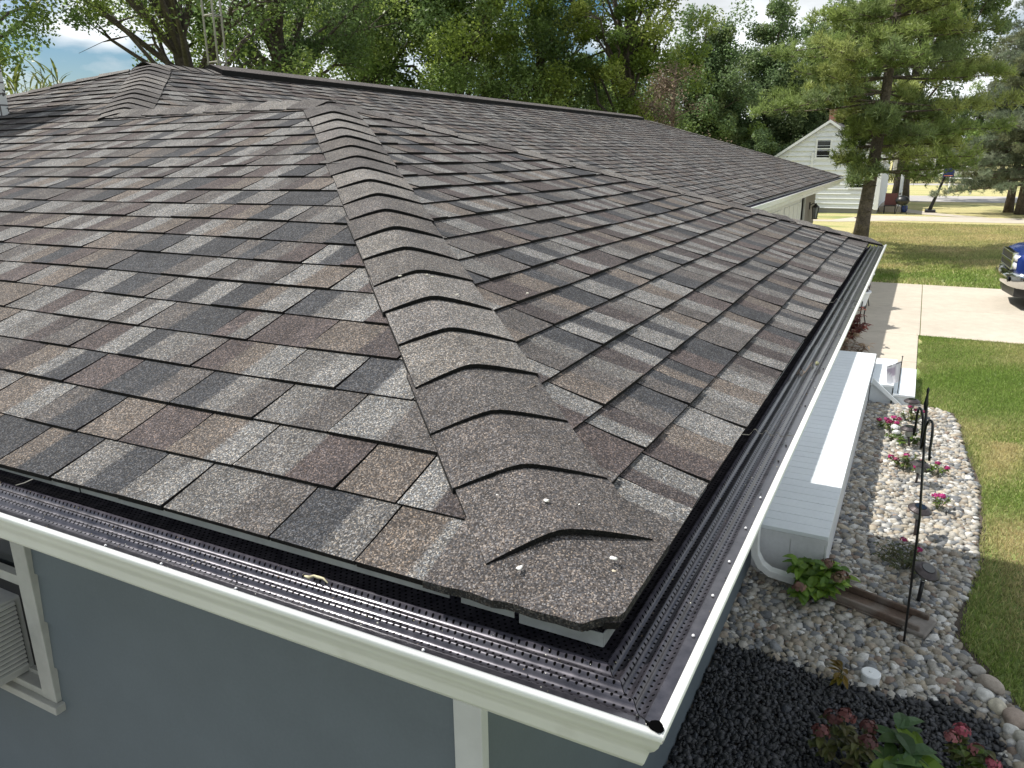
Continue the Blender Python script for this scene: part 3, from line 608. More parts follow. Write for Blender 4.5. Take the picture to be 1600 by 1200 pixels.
# ------------------------------------------------------------------ point cloud helpers
def rand_rot(n, r):
    q = r.normal(size=(n, 4)); q /= np.linalg.norm(q, axis=1)[:, None]; w, x, y, z = q.T
    return np.stack([1-2*(y*y+z*z), 2*(x*y-z*w), 2*(x*z+y*w), 2*(x*y+z*w), 1-2*(x*x+z*z), 2*(y*z-x*w), 2*(x*z-y*w), 2*(y*z+x*w), 1-2*(x*x+y*y)], 1).reshape(n, 3, 3)
def ico(sub):
    bm = bmesh.new(); bmesh.ops.create_icosphere(bm, subdivisions=sub, radius=1); V = np.array([v.co[:] for v in bm.verts]); Fc = np.array([[v.index for v in f.verts] for f in bm.faces]); bm.free(); return V, Fc
def inpoly(P, poly):
    x, y = P[:, 0], P[:, 1]; c = np.zeros(len(P), bool); j = len(poly)-1
    for i in range(len(poly)):
        xi, yi = poly[i]; xj, yj = poly[j]
        c ^= ((yi > y) != (yj > y)) & (x < (xj-xi)*(y-yi)/(yj-yi+1e-12)+xi); j = i
    return c
def rocks(name, poly, spacing, size, flat, cols, wts, seed, mt, sub, smooth, label, layers=2, z0=.0, excl=None, rough=.2):
    r = np.random.default_rng(seed); poly = [tuple(p) for p in poly]; xs = [p[0] for p in poly]; ys = [p[1] for p in poly]; P = []
    for ly in range(layers):
        gx, gy = np.meshgrid(np.arange(min(xs), max(xs), spacing), np.arange(min(ys), max(ys), spacing))
        q = np.stack([gx.ravel(), gy.ravel()], 1)+r.uniform(-.5, .5, (gx.size, 2))*spacing; q = q[inpoly(q, poly)]
        if excl is not None: q = q[~excl(q)]
        P.append(np.column_stack([q, GZ+z0+ly*size*.42+r.uniform(0, size*.25, len(q))]))
    P = np.concatenate(P); n = len(P); V, Fc = ico(sub); nv = len(V)
    sc = np.stack([r.uniform(.75, 1.35, n), r.uniform(.7, 1.05, n), r.uniform(*flat, n)], 1)*(size*np.minimum(r.lognormal(-.05, .3, n), 1.55))[:, None]
    an = r.uniform(0, 2*math.pi, n); ti = r.normal(0, .28 if smooth else .55, (n, 2)); ca, sa = np.cos(an), np.sin(an); Z = np.zeros(n); O1 = np.ones(n)
    Rz = np.stack([ca, -sa, Z, sa, ca, Z, Z, Z, O1], 1).reshape(n, 3, 3); cx, sx = np.cos(ti[:, 0]), np.sin(ti[:, 0]); Rx = np.stack([O1, Z, Z, Z, cx, -sx, Z, sx, cx], 1).reshape(n, 3, 3)
    RR = Rx@Rz
    vv = V[None]*(1+r.normal(0, rough, (n, nv, 1))*(.45 if smooth else 1))*sc[:, None, :]
    vv = np.einsum('nij,nvj->nvi', RR, vv)+P[:, None, :]
    fc = (Fc[None]+(np.arange(n)*nv)[:, None, None]).reshape(-1, 3)
    ci = r.choice(len(cols), n, p=np.array(wts)/sum(wts)); c = np.array(cols)[ci]*r.uniform(.8, 1.2, (n, 1)); C = np.repeat(c, nv, 0)
    o = npmesh(name, vv.reshape(-1, 3), fc, C, mt, None, smooth); return props(o, label, 'stones', kind='stuff')
chipEdge = lambda y: 3.48+.12*np.sin(y*3.1+.7)-.0*y+.22*np.exp(-((y+.75)/.35)**2)
RC = [(.27, .25, .21), (.34, .32, .28), (.18, .185, .188), (.26, .22, .17), (.12, .125, .13), (.34, .295, .225), (.48, .47, .44), (.21, .16, .125)]
GBED = [(2.6, .56), (2.6, -1.32), (3.0, -1.31), (3.5, -1.23), (3.9, -1.08), (4.25, -.85), (4.6, -.85), (4.9, -.92), (5.5, -1.03), (6.3, -1.06), (7.2, -1.1), (8.0, -1.02), (8.9, -1.0), (9.45, -.9), (9.7, -.55), (9.55, -.5), (9.5, .0), (4.7, .02), (4.66, .56)]
rocks('river_gravel', GBED, .036, .0315, (.42, .72), RC, [5, 6, 4, 3, 2, 3, 4, 1], 21, STONE, 2 if False else 1, True, 'tan and grey rounded river gravel filling the bed beside the white porch', excl=lambda q: (q[:, 0] < chipEdge(q[:, 1])) & (q[:, 1] > -1.02-.09*(3.6-q[:, 0])))
rocks('black_gravel', [(1.2, .52), (1.2, -1.1), (2.6, -1.15), (3.2, -1.08), (3.7, -.95), (3.8, -.5), (3.6, .52)], .028, .0205, (.35, .6), [(.014, .015, .017), (.024, .025, .028), (.009, .009, .01), (.05, .05, .056), (.022, .025, .032)], [5, 4, 4, 1, 2], 22, SLATE, 1, False, 'black angular stone chips filling the bed near the house corner', layers=3, rough=.22, excl=lambda q: q[:, 0] > chipEdge(q[:, 1])+.05)
# larger border stones (individual things)
V2, F2 = ico(3); bs = [(3.98, -.95, .06, (.33, .31, .28), 'grey brown'), (3.86, -1.02, .08, (.36, .31, .26), 'brown'), (3.74, -.98, .06, (.6, .59, .55), 'flat white'), (3.66, -1.04, .065, (.5, .46, .36), 'cream'), (3.60, -1.12, .085, (.34, .27, .22), 'broad reddish'),
     (3.48, -1.09, .055, (.55, .54, .5), 'pale oval'), (3.42, -1.15, .07, (.42, .4, .34), 'tan'), (3.32, -1.16, .085, (.45, .43, .4), 'light grey'), (3.20, -1.2, .08, (.4, .36, .32), 'warm grey'), (3.28, -1.3, .09, (.47, .43, .37), 'long sandy'), (3.08, -1.2, .08, (.3, .31, .3), 'dark green grey')]
posn = ['at the far end of the border row', 'second from the far end of the border row', 'on top of the border row beside the black chips', 'wedged against the white flat stone in the border row', 'largest of the border row along the lawn', 'next to the broad reddish stone', 'at the middle of the border row', 'leaning on the tan stone in the border row', 'by the frame corner in the border row', 'outermost toward the lawn in the border row', 'nearest the camera in the border row']
for i, (x, y, s_, c, nm) in enumerate(bs):
    r = np.random.default_rng(60+i); sc = np.array([s_*.8*r.uniform(1, 1.25), s_*.8*r.uniform(.75, .95), s_*r.uniform(.5, .7)]); ph = r.uniform(0, 6, 6)
    d = 1+.08*np.sin(V2[:, 0]*3+ph[0])+.07*np.sin(V2[:, 1]*4+ph[1])+.05*np.sin(V2[:, 2]*5+ph[2]+V2[:, 0]*4)
    vv = V2*d[:, None]*sc; a = r.uniform(0, 3); vv = vv@np.array([[math.cos(a), -math.sin(a), 0], [math.sin(a), math.cos(a), 0], [0, 0, 1]])
    o = npmesh('border_stone', vv, F2, np.tile(c, (len(vv), 1)), STONE, None, True); o.location = (x, y, GZ+.02+sc[2]*.5)
    props(o, f'{nm} stone {posn[i]}', 'stone', 'larger stones edging the gravel bed')

# grass blades on the near lawn
def blades(name, n, xr, yr, keep, h, seed, label, w=.004, dens=None):
    r = np.random.default_rng(seed); P = np.stack([r.uniform(*xr, n), r.uniform(*yr, n)], 1); P = P[keep(P)]; n = len(P)
    a = r.uniform(0, 2*math.pi, n); ln = h*r.uniform(.5, 1.3, n); lean = r.uniform(.2, .95, n)*ln; b = a+r.uniform(-1.4, 1.4, n)
    base = np.column_stack([P, np.full(n, GZ)]); wx = np.column_stack([np.cos(a), np.sin(a), np.zeros(n)])*w
    tip = base+np.column_stack([np.cos(b)*lean, np.sin(b)*lean, ln]); mid = base+np.column_stack([np.cos(b)*lean*.35, np.sin(b)*lean*.35, ln*.62])
    V = np.stack([base-wx, base+wx, mid+wx*.7, tip, mid-wx*.7], 1).reshape(-1, 3); Fc = np.arange(n*5).reshape(n, 5)
    t = (np.sin(P[:, 0]*1.7+P[:, 1]*1.1)+np.sin(P[:, 0]*.6-P[:, 1]*2.3+1)+np.sin(P[:, 0]*4.1+P[:, 1]*3.3)*.6); dry = np.clip(.18+.22*t+r.normal(0, .22, n), 0, 1)
    if dens is not None: dry = np.clip(dry+dens(P), 0, 1)
    C = np.array((.23, .33, .075))[None]*(1-dry[:, None])+np.array((.58, .50, .27))[None]*dry[:, None]; C = C*r.uniform(.6, 1.35, (n, 1)); C = np.repeat(C, 5, 0)
    o = npmesh(name, V, Fc, C, LEAF); return props(o, label, 'grass', kind='stuff')
bedp = [(1.0, .6), (1.0, -1.3)]+[(x, y+.03+.025*math.sin(x*5) if y < -.4 else y) for x, y in BED[1:]]
def lk(P): return ~inpoly(P, bedp) & ~((P[:, 0] > 9.62) & (P[:, 0] < 13.9) & (P[:, 1] > -.56-.03*np.sin(P[:, 0]*9))) & (P[:, 0] < 13.93) & (P[:, 1] < -.5)
blades('lawn_grass', 170000, (2.2, 13.95), (-2.7, -.5), lk, .036, 31, 'green and straw coloured short lawn grass beside the gravel bed', dens=lambda P: .95*np.exp(-((P[:, 1]+1.33-.12*np.sin(P[:, 0]*2))/.2)**2)*(P[:, 0] < 8.6)*(.5+.5*np.sin(P[:, 0]*2.3+1.2)))
blades('far_lawn_grass', 90000, (19.87, 38), (-5.2, 2.2), lambda P: P[:, 1] < 2.0, .06, 32, 'yellowing lawn grass beyond the driveway', w=.011, dens=lambda P: np.clip((P[:, 0]-21.5)/13, -.2, .6))

# ------------------------------------------------------------------ trees
def leafcloud(cent, rad, per, size, cols, r, squash=.8, shape='leaf', up=.3):
    """cent (n,3) clump centres with radii rad (n,), per leaves each -> diamond leaves"""
    n = len(cent)*per; c = np.repeat(cent, per, 0); rr_ = np.repeat(rad, per)
    d = r.normal(size=(n, 3)); d /= np.linalg.norm(d, axis=1)[:, None]; d *= (r.random(n)**.45)[:, None]; d[:, 2] *= squash
    P = c+d*rr_[:, None]
    nn_ = r.normal(size=(n, 3)); nn_[:, 2] = np.abs(nn_[:, 2])+up; nn_ /= np.linalg.norm(nn_, axis=1)[:, None]
    a = np.cross(nn_, r.normal(size=(n, 3))); a /= np.linalg.norm(a, axis=1)[:, None]; b = np.cross(nn_, a); s = size*r.uniform(.6, 1.35, n)[:, None]
    V = np.stack([P-a*s*.6, P+b*s*.36, P+a*s*.6, P-b*s*.36], 1).reshape(-1, 3)
    clc = r.integers(0, len(cols), len(cent)); base = np.array(cols)[clc]*r.uniform(.8, 1.2, (len(cent), 1)); C = np.repeat(base, per, 0)*r.uniform(.65, 1.4, (n, 1)); C = np.repeat(C, 4, 0)
    return V, C
def tree(name, label, cat, base, H, tr, cr_z, rx, rz, ncl, per, leaf, cols, seed, group=None, lean=(0, 0), clr=.16, taper=0, bark=BARK, bias=2.2, limbs=22, squash=.8, extra=None, ry=None, shift=(0, 0)):
    r = np.random.default_rng(seed); o = empty(name, tuple(base), label, cat, group); ry = ry or rx
    # trunk in local coordinates
    tb = MB(); top = np.array([lean[0]*H, lean[1]*H, H*.86]); pts = []; rads = []
    for i in range(9):
        t = i/8; pts.append(top*t+np.array([math.sin(t*4+seed)*.10*t*rx*.3, math.cos(t*3.3+seed)*.1*t*rx*.3, 0])); rads.append(tr*(1.35 if i == 0 else 1-.85*t)+.01)
    tb.tube(pts, rads, 9)
    cc_ = np.array([top[0]*.8+shift[0], top[1]*.8+shift[1], cr_z])
    d = r.normal(size=(ncl, 3)); d /= np.linalg.norm(d, axis=1)[:, None]; q = r.random(ncl)**(1/bias); d *= q[:, None]
    if taper: f = 1-taper*np.clip((d[:, 2]+1)/2, 0, 1); d[:, 0] *= f; d[:, 1] *= f
    wob = 1+.16*np.sin(np.arctan2(d[:, 1], d[:, 0])*3+seed)+.12*np.sin(d[:, 2]*6+seed)
    cent = cc_+d*np.array([rx, ry, rz])*wob[:, None]
    if extra is not None: cent = np.concatenate([cent, np.array(extra)-np.array(base)])
    cent[:, 2] = np.maximum(cent[:, 2], .6)
    idx = r.choice(len(cent), min(limbs, len(cent)), replace=False)
    for i in idx:
        c = cent[i]; tz = np.clip((c[2]*.62)/(H*.86), .18, .95); p0 = np.array([np.interp(tz*8, range(9), [p[k] for p in pts]) for k in range(3)]); L_ = np.linalg.norm(c-p0)
        mid = p0*.55+c*.45+np.array([0, 0, .08*L_])+r.normal(0, .05, 3)*L_; mid2 = p0*.25+c*.75+np.array([0, 0, .05*L_])+r.normal(0, .05, 3)*L_; r0 = tr*(1-.8*tz)*.34
        tb.tube([p0, mid, mid2, c], [r0+.01, r0*.6+.008, r0*.35+.006, .006], 5, cap=False)
        for _ in range(3):
            e_ = c+r.normal(0, .5, 3)*np.array([1, 1, .6])*rx*clr*1.6; tb.tube([mid2, (mid2+e_)/2+r.normal(0, .04, 3)*L_, e_], [r0*.25+.006, .007, .004], 4, cap=False)
    tb.build('trunk', bark, o, smooth=True)
    V, C = leafcloud(cent, rx*clr*r.uniform(.55, 1.35, len(cent)), int(per*2.0), leaf*.68, cols, r, squash)
    npmesh('crown', V, np.arange(len(V)).reshape(-1, 4), C, LEAF, o)
    return o
G1 = [(.19, .27, .08), (.155, .23, .08), (.24, .31, .08), (.125, .185, .07)]
G2 = [(.26, .33, .065), (.21, .29, .065), (.17, .245, .065), (.29, .34, .08)]
G3 = [(.16, .235, .10), (.18, .255, .11), (.135, .195, .09), (.22, .28, .12)]
tree('shade_tree', 'leafy tree at the left edge with foliage hanging over the roof beside the chimney', 'tree', at(-70, 24), 12, .3, 8.2, 4.3, 3.6, 110, 190, .13, G1, 101, 'trees behind the house', clr=.15)
tree('shade_tree', 'open branched tree with a dark leaning trunk behind the antenna mast', 'tree', at(335, 21), 12, .34, 8.0, 4.6, 4.2, 95, 160, .11, G1, 102, 'trees behind the house', lean=(-.05, .06), clr=.14, limbs=40)
tree('shade_tree', 'tall tree with a dark forked trunk just right of the antenna mast', 'tree', at(450, 24), 13, .36, 8.0, 4.4, 4.8, 120, 190, .12, G1, 103, 'trees behind the house', clr=.15, limbs=36)
tree('shade_tree', 'dense dark green tree directly above the apex of the near roof', 'tree', at(590, 31), 13.5, .35, 7.2, 4.6, 5.6, 170, 190, .16, G1, 104, 'trees behind the house', clr=.19)
tree('shade_tree', 'broad green tree above the middle of the long roof ridge', 'tree', at(715, 29), 14, .35, 7.4, 4.4, 6, 180, 190, .15, G1[:3]+G2[:1], 105, 'trees behind the house', clr=.19)
tree('shade_tree', 'green tree with small sky gaps left of the yellow green tree', 'tree', at(845, 32), 14, .32, 7.0, 4.0, 6, 150, 190, .15, G1, 106, 'trees behind the house', clr=.18)
tree('shade_tree', 'yellow green tree with a visible dark trunk and open right side', 'tree', at(975, 30), 14.5, .3, 7.6, 2.7, 5.8, 105, 190, .14, G2, 107, 'trees behind the house', clr=.2, limbs=30)
tree('upright_tree', 'dark green upright tree between the dead tree and the white house', 'tree', at(1092, 47), 10.8, .3, 5.4, 3.3, 4.8, 190, 200, .19, G3, 108, 'upright dark green trees by the white house', clr=.19, taper=.45, squash=1.2)
tree('upright_tree', 'tallest dark green upright tree rising just left of the white house gable', 'tree', at(1195, 50), 11.6, .3, 5.8, 3.7, 5.4, 210, 200, .19, G3, 109, 'upright dark green trees by the white house', clr=.18, taper=.4, squash=1.2)
tree('upright_tree', 'dark green upright tree behind the pine above the brick chimney', 'tree', at(1288, 53), 11.8, .3, 6.0, 3.5, 5.4, 190, 200, .19, G3, 110, 'upright dark green trees by the white house', clr=.19, taper=.4, squash=1.2)
tree('low_shrub_tree', 'light green low tree at the roof edge left of the white house', 'tree', at(1195, 46), 4.6, .12, 2.3, 2.0, 2.0, 60, 180, .15, G2[1:3]+G3, 111, clr=.25)
tree('shade_tree', 'pale green tree low behind the end of the ridge vent', 'tree', at(930, 38), 8, .2, 3.8, 4.0, 3.8, 110, 170, .17, G1[:3]+G2[:1], 112, 'trees behind the house', clr=.22)
tree('shade_tree', 'large dark deciduous tree behind the right side of the pine near the road', 'tree', (54.8, 1.0, GZ), 17, .42, 11, 4.6, 6.0, 170, 200, .22, G3+G1[:1], 113, 'trees behind the house', clr=.16, shift=(0, -.9))
tree('shade_tree', 'low leafy tree seen through the gap under the left roof slope trees', 'tree', at(520, 46), 6.5, .2, 3.6, 6, 3.0, 120, 150, .2, G1, 114, 'trees behind the house', clr=.2)
for i, (px, d_, h_, w_, cols, lb) in enumerate([(1400, 125, 11, 8, G3, 'distant dark tree left of the grey far house'), (1450, 135, 10, 8, G3, 'distant dark tree above the grey far house'), (1482, 105, 6.5, 2.6, [(.2, .27, .04), (.16, .24, .04)], 'small bright yellow green tree far across the road'),
        (1520, 130, 12, 9, G3, 'distant dark tree behind the white car'), (1570, 120, 9, 8, G1, 'distant green tree beyond the spruce trunk'), (1630, 130, 12, 9, G3, 'distant dark tree at the right edge of the picture'), (1350, 120, 12, 9, G3, 'distant dark tree beyond the white house')]):
    tree('distant_tree', lb, 'tree', at(px, d_), h_, .3, h_*.55, w_*.5, h_*.45, 60, 130, .4, cols, 130+i, 'distant trees across the road', clr=.25)
# dead brown tree
dt = empty('dead_tree', tuple(at(1050, 27)), 'bare brown dead tree in front of the upright green trees', 'tree')
r = np.random.default_rng(77); tb = MB(); tb.tube([(0, 0, 0), (.05, 0, 2.2), (.0, .05, 4.6), (.1, 0, 5.9)], [.14, .1, .06, .015], 7); cents = []
for i in range(46):
    z_ = r.uniform(1.2, 5.5); a = r.uniform(0, 6.28); L_ = (6.2-z_)*.42*r.uniform(.6, 1.1)+.2; e_ = np.array([math.cos(a)*L_, math.sin(a)*L_, z_+L_*.45]); tb.tube([(.02, 0, z_), e_*.5+np.array([0, 0, z_*.5]), e_], [.025, .015, .006], 4, cap=False); cents.append(e_); cents.append(e_*.7+np.array([0, 0, z_*.3]))
    for _ in range(5):
        f = e_*.6+np.array([0, 0, z_*.4])+r.normal(0, .25, 3); tb.tube([e_*.7+np.array([0, 0, z_*.3]), f], [.008, .004], 3, cap=False)
tb.build('trunk', mat('dead_wood', (.17, .125, .09), .9, noise=(9, .3)), dt)
V, C = leafcloud(np.array(cents), np.full(len(cents), .4), 55, .06, [(.24, .18, .13), (.2, .15, .115), (.3, .23, .17)], r); npmesh('crown', V, np.arange(len(V)).reshape(-1, 4), C, LEAF, dt)

# conifers: needle tufts on whorled branches
def conifer(name, label, base, H, tr, z0, Rb, nwh, seed, cols, tuft, nneed, lean=(0, 0), droop=-.05, dens=1.0, prof=None, bark=PBARK, group=None, nb=6, cut=None):
    r = np.random.default_rng(seed); o = empty(name, tuple(base), label, 'tree', group); tb = MB(); top = np.array([lean[0]*H, lean[1]*H, H])
    pts = [top*t+np.array([.05*math.sin(t*9), .05*math.cos(t*7), 0]) for t in np.linspace(0, 1, 12)]; tb.tube(pts, [tr*(1.2 if i == 0 else 1-.93*i/11)+.01 for i in range(12)], 10)
    for _ in range(26 if cut else 0):
        t = r.uniform(.06, .42); p0 = top*t; a = r.uniform(0, 6.28); L_ = tr*(1-.9*t)+r.uniform(.05, .3); tb.tube([p0, p0+np.array([math.cos(a)*L_, math.sin(a)*L_, r.uniform(-.05, .08)])], [.035, .015], 5)
    T = []; D = []; colr = []
    for w in range(nwh):
        z_ = z0+(H-z0)*((w+r.uniform(-.2, .2))/nwh)**1.0; t = min(max(z_/H, 0), 1); p0 = top*t; Rw = (prof(t) if prof else (1-t)**.75)*Rb
        for b in range(nb):
            a = r.uniform(0, 6.28); L_ = Rw*r.uniform(.6, 1.15)+.15; L_ *= 1 if (cut is None or z_ > cut) else (.34+.66*(.5-.5*math.sin(a))**1.3); dr_ = droop+r.uniform(-.1, .12); dirv = np.array([math.cos(a), math.sin(a), 0]); N_ = 6; pp = []
            sag = r.uniform(-.05, .12)
            for s_ in range(N_): u = s_/(N_-1); pp.append(p0+dirv*L_*u+np.array([0, 0, L_*(dr_*u+sag*u*u)]))
            tb.tube(pp, [tr*.17*(1-t*.5)*(1-.85*s_/(N_-1))+.006 for s_ in range(N_)], 5, cap=False)
            bc = np.array(cols[r.integers(len(cols))])*r.uniform(.85, 1.2); side = np.array([-dirv[1], dirv[0], 0]); ns = int(L_*7*dens)+3
            for s_ in range(ns):
                u = r.uniform(.25, 1.03)**.8; pb = p0+dirv*L_*u+np.array([0, 0, L_*(dr_*u+sag*u*u)]); k = r.uniform(-1, 1)*L_*.34*(1.15-u)+r.normal(0, .05); e_ = pb+side*k+dirv*abs(k)*.5+np.array([0, 0, r.uniform(-.02, .16)*min(L_, 1.5)])
                if r.random() < .35: tb.tube([pb, e_], [.01, .006], 3, cap=False)
                for _ in range(3):
                    f = r.uniform(.3, 1.1); T.append(pb*(1-f)+e_*f+r.normal(0, tuft*.45, 3)); dd = (e_-pb)/(np.linalg.norm(e_-pb)+1e-6)*.5+dirv*.4+np.array([0, 0, .45]); D.append(dd); colr.append(bc*r.uniform(.8, 1.25))
    tb.build('trunk', bark, o, smooth=True)
    T = np.array(T); D = np.array(D); D /= np.linalg.norm(D, axis=1)[:, None]; n = len(T); k = nneed
    dv = np.repeat(D, k, 0)*.75+r.normal(0, .62, (n*k, 3)); dv /= np.linalg.norm(dv, axis=1)[:, None]; P = np.repeat(T, k, 0); ln = tuft*r.uniform(.7, 1.2, n*k)[:, None]
    sd = np.cross(dv, r.normal(size=(n*k, 3))); sd /= np.linalg.norm(sd, axis=1)[:, None]; wd = tuft*.085
    V = np.stack([P-sd*wd*.5, P+sd*wd*.5, P+dv*ln*.75+sd*wd*.45, P+dv*ln, P+dv*ln*.75-sd*wd*.45], 1).reshape(-1, 3)
    C = np.repeat(np.repeat(np.array(colr), k, 0)*r.uniform(.75, 1.3, (n*k, 1)), 5, 0)
    npmesh('crown', V, np.arange(len(V)).reshape(-1, 5), C, NEEDLE, o); print(name, n, 'tufts')
    return o
bp_ = gz(1343, 394)
conifer('pine_tree', 'large long needled pine with a rough leaning trunk in the yard right of the roof', bp_, 11.5, .215, 2.5, 3.4, 27, 201, [(.26, .32, .10), (.22, .285, .095), (.31, .35, .12), (.19, .245, .10)], .19, 13, lean=(.0, -.035), prof=lambda t: (.62+1.0*t if t < .38 else 1.0*(1-(t-.38)/.62)**.8), dens=1.35, nb=7, cut=4.3)
conifer('spruce_tree', 'grey green spruce with drooping branches at the right edge', (45.2, -4.75, GZ), 10.5, .26, 1.5, 3.4, 34, 202, [(.2, .24, .16), (.17, .21, .13), (.24, .27, .19), (.2, .22, .12)], .17, 12, droop=-.1, dens=1.2, nb=8, prof=lambda t: .28+.9*(1-t)**.85 if t > .12 else .85)
conifer('spruce_tree', 'second spruce close behind the drooping spruce, only its trunk base standing apart', (46.4, -4.3, GZ), 8.5, .2, 3.0, 2.3, 20, 203, [(.19, .23, .14), (.16, .2, .12)], .17, 10, droop=-.12, nb=6)

# ------------------------------------------------------------------ antenna mast
ap = at(356, 14.4); tw = empty('antenna_mast', tuple(ap), 'slim grey lattice antenna mast rising behind the roof ridge', 'mast', rz=.35); HT = 12
lg = [(.16*math.cos(a), .16*math.sin(a)) for a in (math.pi/2, math.pi/2+2.094, math.pi/2+4.189)]
for x, y in lg: mb = MB(); mb.tube([(x, y, 0), (x, y, HT)], .017, 8); mb.build('leg', STEEL, tw, smooth=True)
for k in range(17):
    mb = MB(); z_ = .4+k*.7
    for i in range(3):
        a, b = lg[i], lg[(i+1) % 3]; mb.tube([(a[0], a[1], z_), (b[0], b[1], z_)], .012, 6)
    mb.build('brace', STEEL, tw)

# ------------------------------------------------------------------ white neighbour house
nh = empty('cottage', (43.5, 4.3, GZ), 'white clapboard cottage with a gabled end and small brick chimney behind the pine', 'house')
HX0, HX1, HY0, HY1, EZ, PKZ = 43.5, 53, 1.75, 6.95, .3, 2.05; HM = (HY0+HY1)/2
WS = mat('white_clapboard', (.8, .83, .88), .6, noise=(3, .04))
mb = MB(); z_ = GZ+.25
while z_ < PKZ:
    zt = z_+.24; 
    def half(z): return (HY1-HY0)/2 if z <= EZ else (HY1-HY0)/2*max(0, 1-(z-EZ)/(PKZ-EZ))
    h0_, h1_ = half(z_), half(min(zt, PKZ)); zt2 = min(zt, PKZ)
    mb.add([(HX0-.075, HM-h0_, z_), (HX0-.075, HM+h0_, z_), (HX0-.0, HM+h1_, zt2), (HX0-.0, HM-h1_, zt2), (HX0, HM-h0_, z_), (HX0, HM+h0_, z_)], [(0, 1, 2, 3), (0, 4, 5, 1)])
    if zt <= EZ+.1: mb.add([(HX0, HY0-.05, z_), (HX1, HY0-.05, z_), (HX1, HY0, zt), (HX0, HY0, zt), (HX0, HY0, z_), (HX1, HY0, z_)], [(0, 1, 2, 3), (0, 4, 5, 1)])
    z_ = zt
mb.box((HX0+.05, HY0+.05, GZ), (HX1, HY1, EZ)); rel(mb, nh).build('wall', WS, nh)
mb = MB(); mb.box((HX0-.02, HY0-.02, GZ), (HX1, HY1, GZ+.25)); rel(mb, nh).build('foundation', mat('grey_block', (.25, .25, .25), .9), nh)
mb = MB(); th = .1; ov = .3; sl_ = (PKZ-EZ)/((HY1-HY0)/2)
for sg in (-1, 1):
    ye = HM+sg*((HY1-HY0)/2+ov); ze = EZ-sl_*ov; a = [(HX0-.18, HM, PKZ+.02), (HX1+.2, HM, PKZ+.02), (HX1+.2, ye, ze+.02), (HX0-.18, ye, ze+.02)]; mb.add(a+[(x, y, z+th) for x, y, z in a], [(0, 1, 2, 3), (4, 7, 6, 5), (0, 4, 5, 1), (2, 6, 7, 3), (1, 5, 6, 2), (3, 7, 4, 0)])
nr = rel(mb, nh).build('roof', mat('grey_shingle', (.16, .15, .15), .9, noise=(8, .2)), nh)
mb = MB()
for sg in (-1, 1):
    ye = HM+sg*((HY1-HY0)/2+ov); ze = EZ-sl_*ov; mb.add([(HX0-.2, HM, PKZ+.0), (HX0-.2, HM, PKZ+.15), (HX0-.2, ye, ze+.15), (HX0-.2, ye, ze), (HX0-.182, HM, PKZ), (HX0-.182, ye, ze)], [(0, 1, 2, 3), (0, 3, 5, 4)])
rel(mb, nh).build('rake_board', WS, nh)
mb = MB(); mb.box((HX0+.9, HM-.1, 1.6), (HX0+1.4, HM+.2, 2.75)); mb.box((HX0+.86, HM-.13, 2.69), (HX0+1.44, HM+.23, 2.77)); rel(mb, nr if False else nh).build('chimney', brick_mat('red_brick', (.33, .13, .09), (.42, .18, .12), (.4, .36, .32), 1.4), nh)
for (ya, za, w_, h_) in ((4.25, .35, .62, .85), (2.35, -1.15, .75, 1.0)):
    mb = MB(); t_ = .09
    mb.box((HX0-.09, ya-t_, za-t_), (HX0-.0, ya, za+h_+t_)); mb.box((HX0-.09, ya+w_, za-t_), (HX0, ya+w_+t_, za+h_+t_)); mb.box((HX0-.088, ya, za+h_), (HX0, ya+w_, za+h_+t_)); mb.box((HX0-.088, ya, za-t_), (HX0, ya+w_, za)); mb.box((HX0-.08, ya, za+h_/2-.03), (HX0, ya+w_, za+h_/2+.03))
    wi = rel(mb, nh).build('window', WS, nh); mb = MB(); mb.box((HX0-.07, ya, za), (HX0-.06, ya+w_, za+h_)); rel(mb, nh).build('pane', GLASS, wi)
for q_ in (((HX0-.1, HY0-.06, GZ+.2), (HX0+.1, HY0+.14, EZ)), ((HX0-.1, HY1-.14, GZ+.2), (HX0+.1, HY1+.06, EZ)), ((HX0-.1, 5.0, GZ+.25), (HX0-.052, 5.12, EZ+.3))): mb = MB(); mb.box(*q_); rel(mb, nh).build('corner_board', WS, nh)
# side stoop with rail posts
mb = MB()
for x in (45.0, 46.6, 48.2): mb.box((x, .75, GZ), (x+.09, .84, GZ+2.0))
mb.box((45.0, .75, GZ+.9), (48.3, .82, GZ+.98)); mb.box((45.0, .75, GZ+1.93), (48.3, .84, GZ+2.05))
rel(mb, nh).build('porch_rail', WS, nh)
mb = MB(); mb.box((44.9, .7, GZ), (48.4, 1.7, GZ+.3)); rel(mb, nh).build('porch_floor', CONC, nh)

# garden chair, grill-like dark item beside the cottage
gc = empty('garden_chair', (43.9, 1.15, GZ), 'dark folding garden chair with red cushion by the cottage corner', 'chair')
mb = MB(); mb.box((-.28, -.28, .38), (.28, .28, .42)); mb.build('seat', BLACKM, gc)
mb = MB(); mb.add([(.2, -.28, .42), (.24, -.28, .42), (.42, -.28, 1.0), (.38, -.28, 1.0), (.2, .28, .42), (.24, .28, .42), (.42, .28, 1.0), (.38, .28, 1.0)], [(0, 1, 2, 3), (4, 7, 6, 5), (0, 4, 5, 1), (1, 5, 6, 2), (2, 6, 7, 3), (3, 7, 4, 0)]); mb.build('backrest', mat('red_fabric', (.16, .06, .05), .8), gc)
for x, y in ((-.25, -.25), (-.25, .25), (.25, -.25), (.25, .25)): mb = MB(); mb.tube([(x, y, 0), (x*.8, y, .38)], .018, 6); mb.build('leg', BLACKM, gc)
gr = empty('kettle_grill', (43.6, .6, GZ), 'black kettle grill between the garden chair and the blue pot', 'grill')
mb = MB(); mb.lathe([(.05, .45), (.25, .5), (.33, .65), (.33, .7), (.25, .85), (.06, .92)], (0, 0, 0), 18); mb.build('bowl', BLACKM, gr, smooth=True)
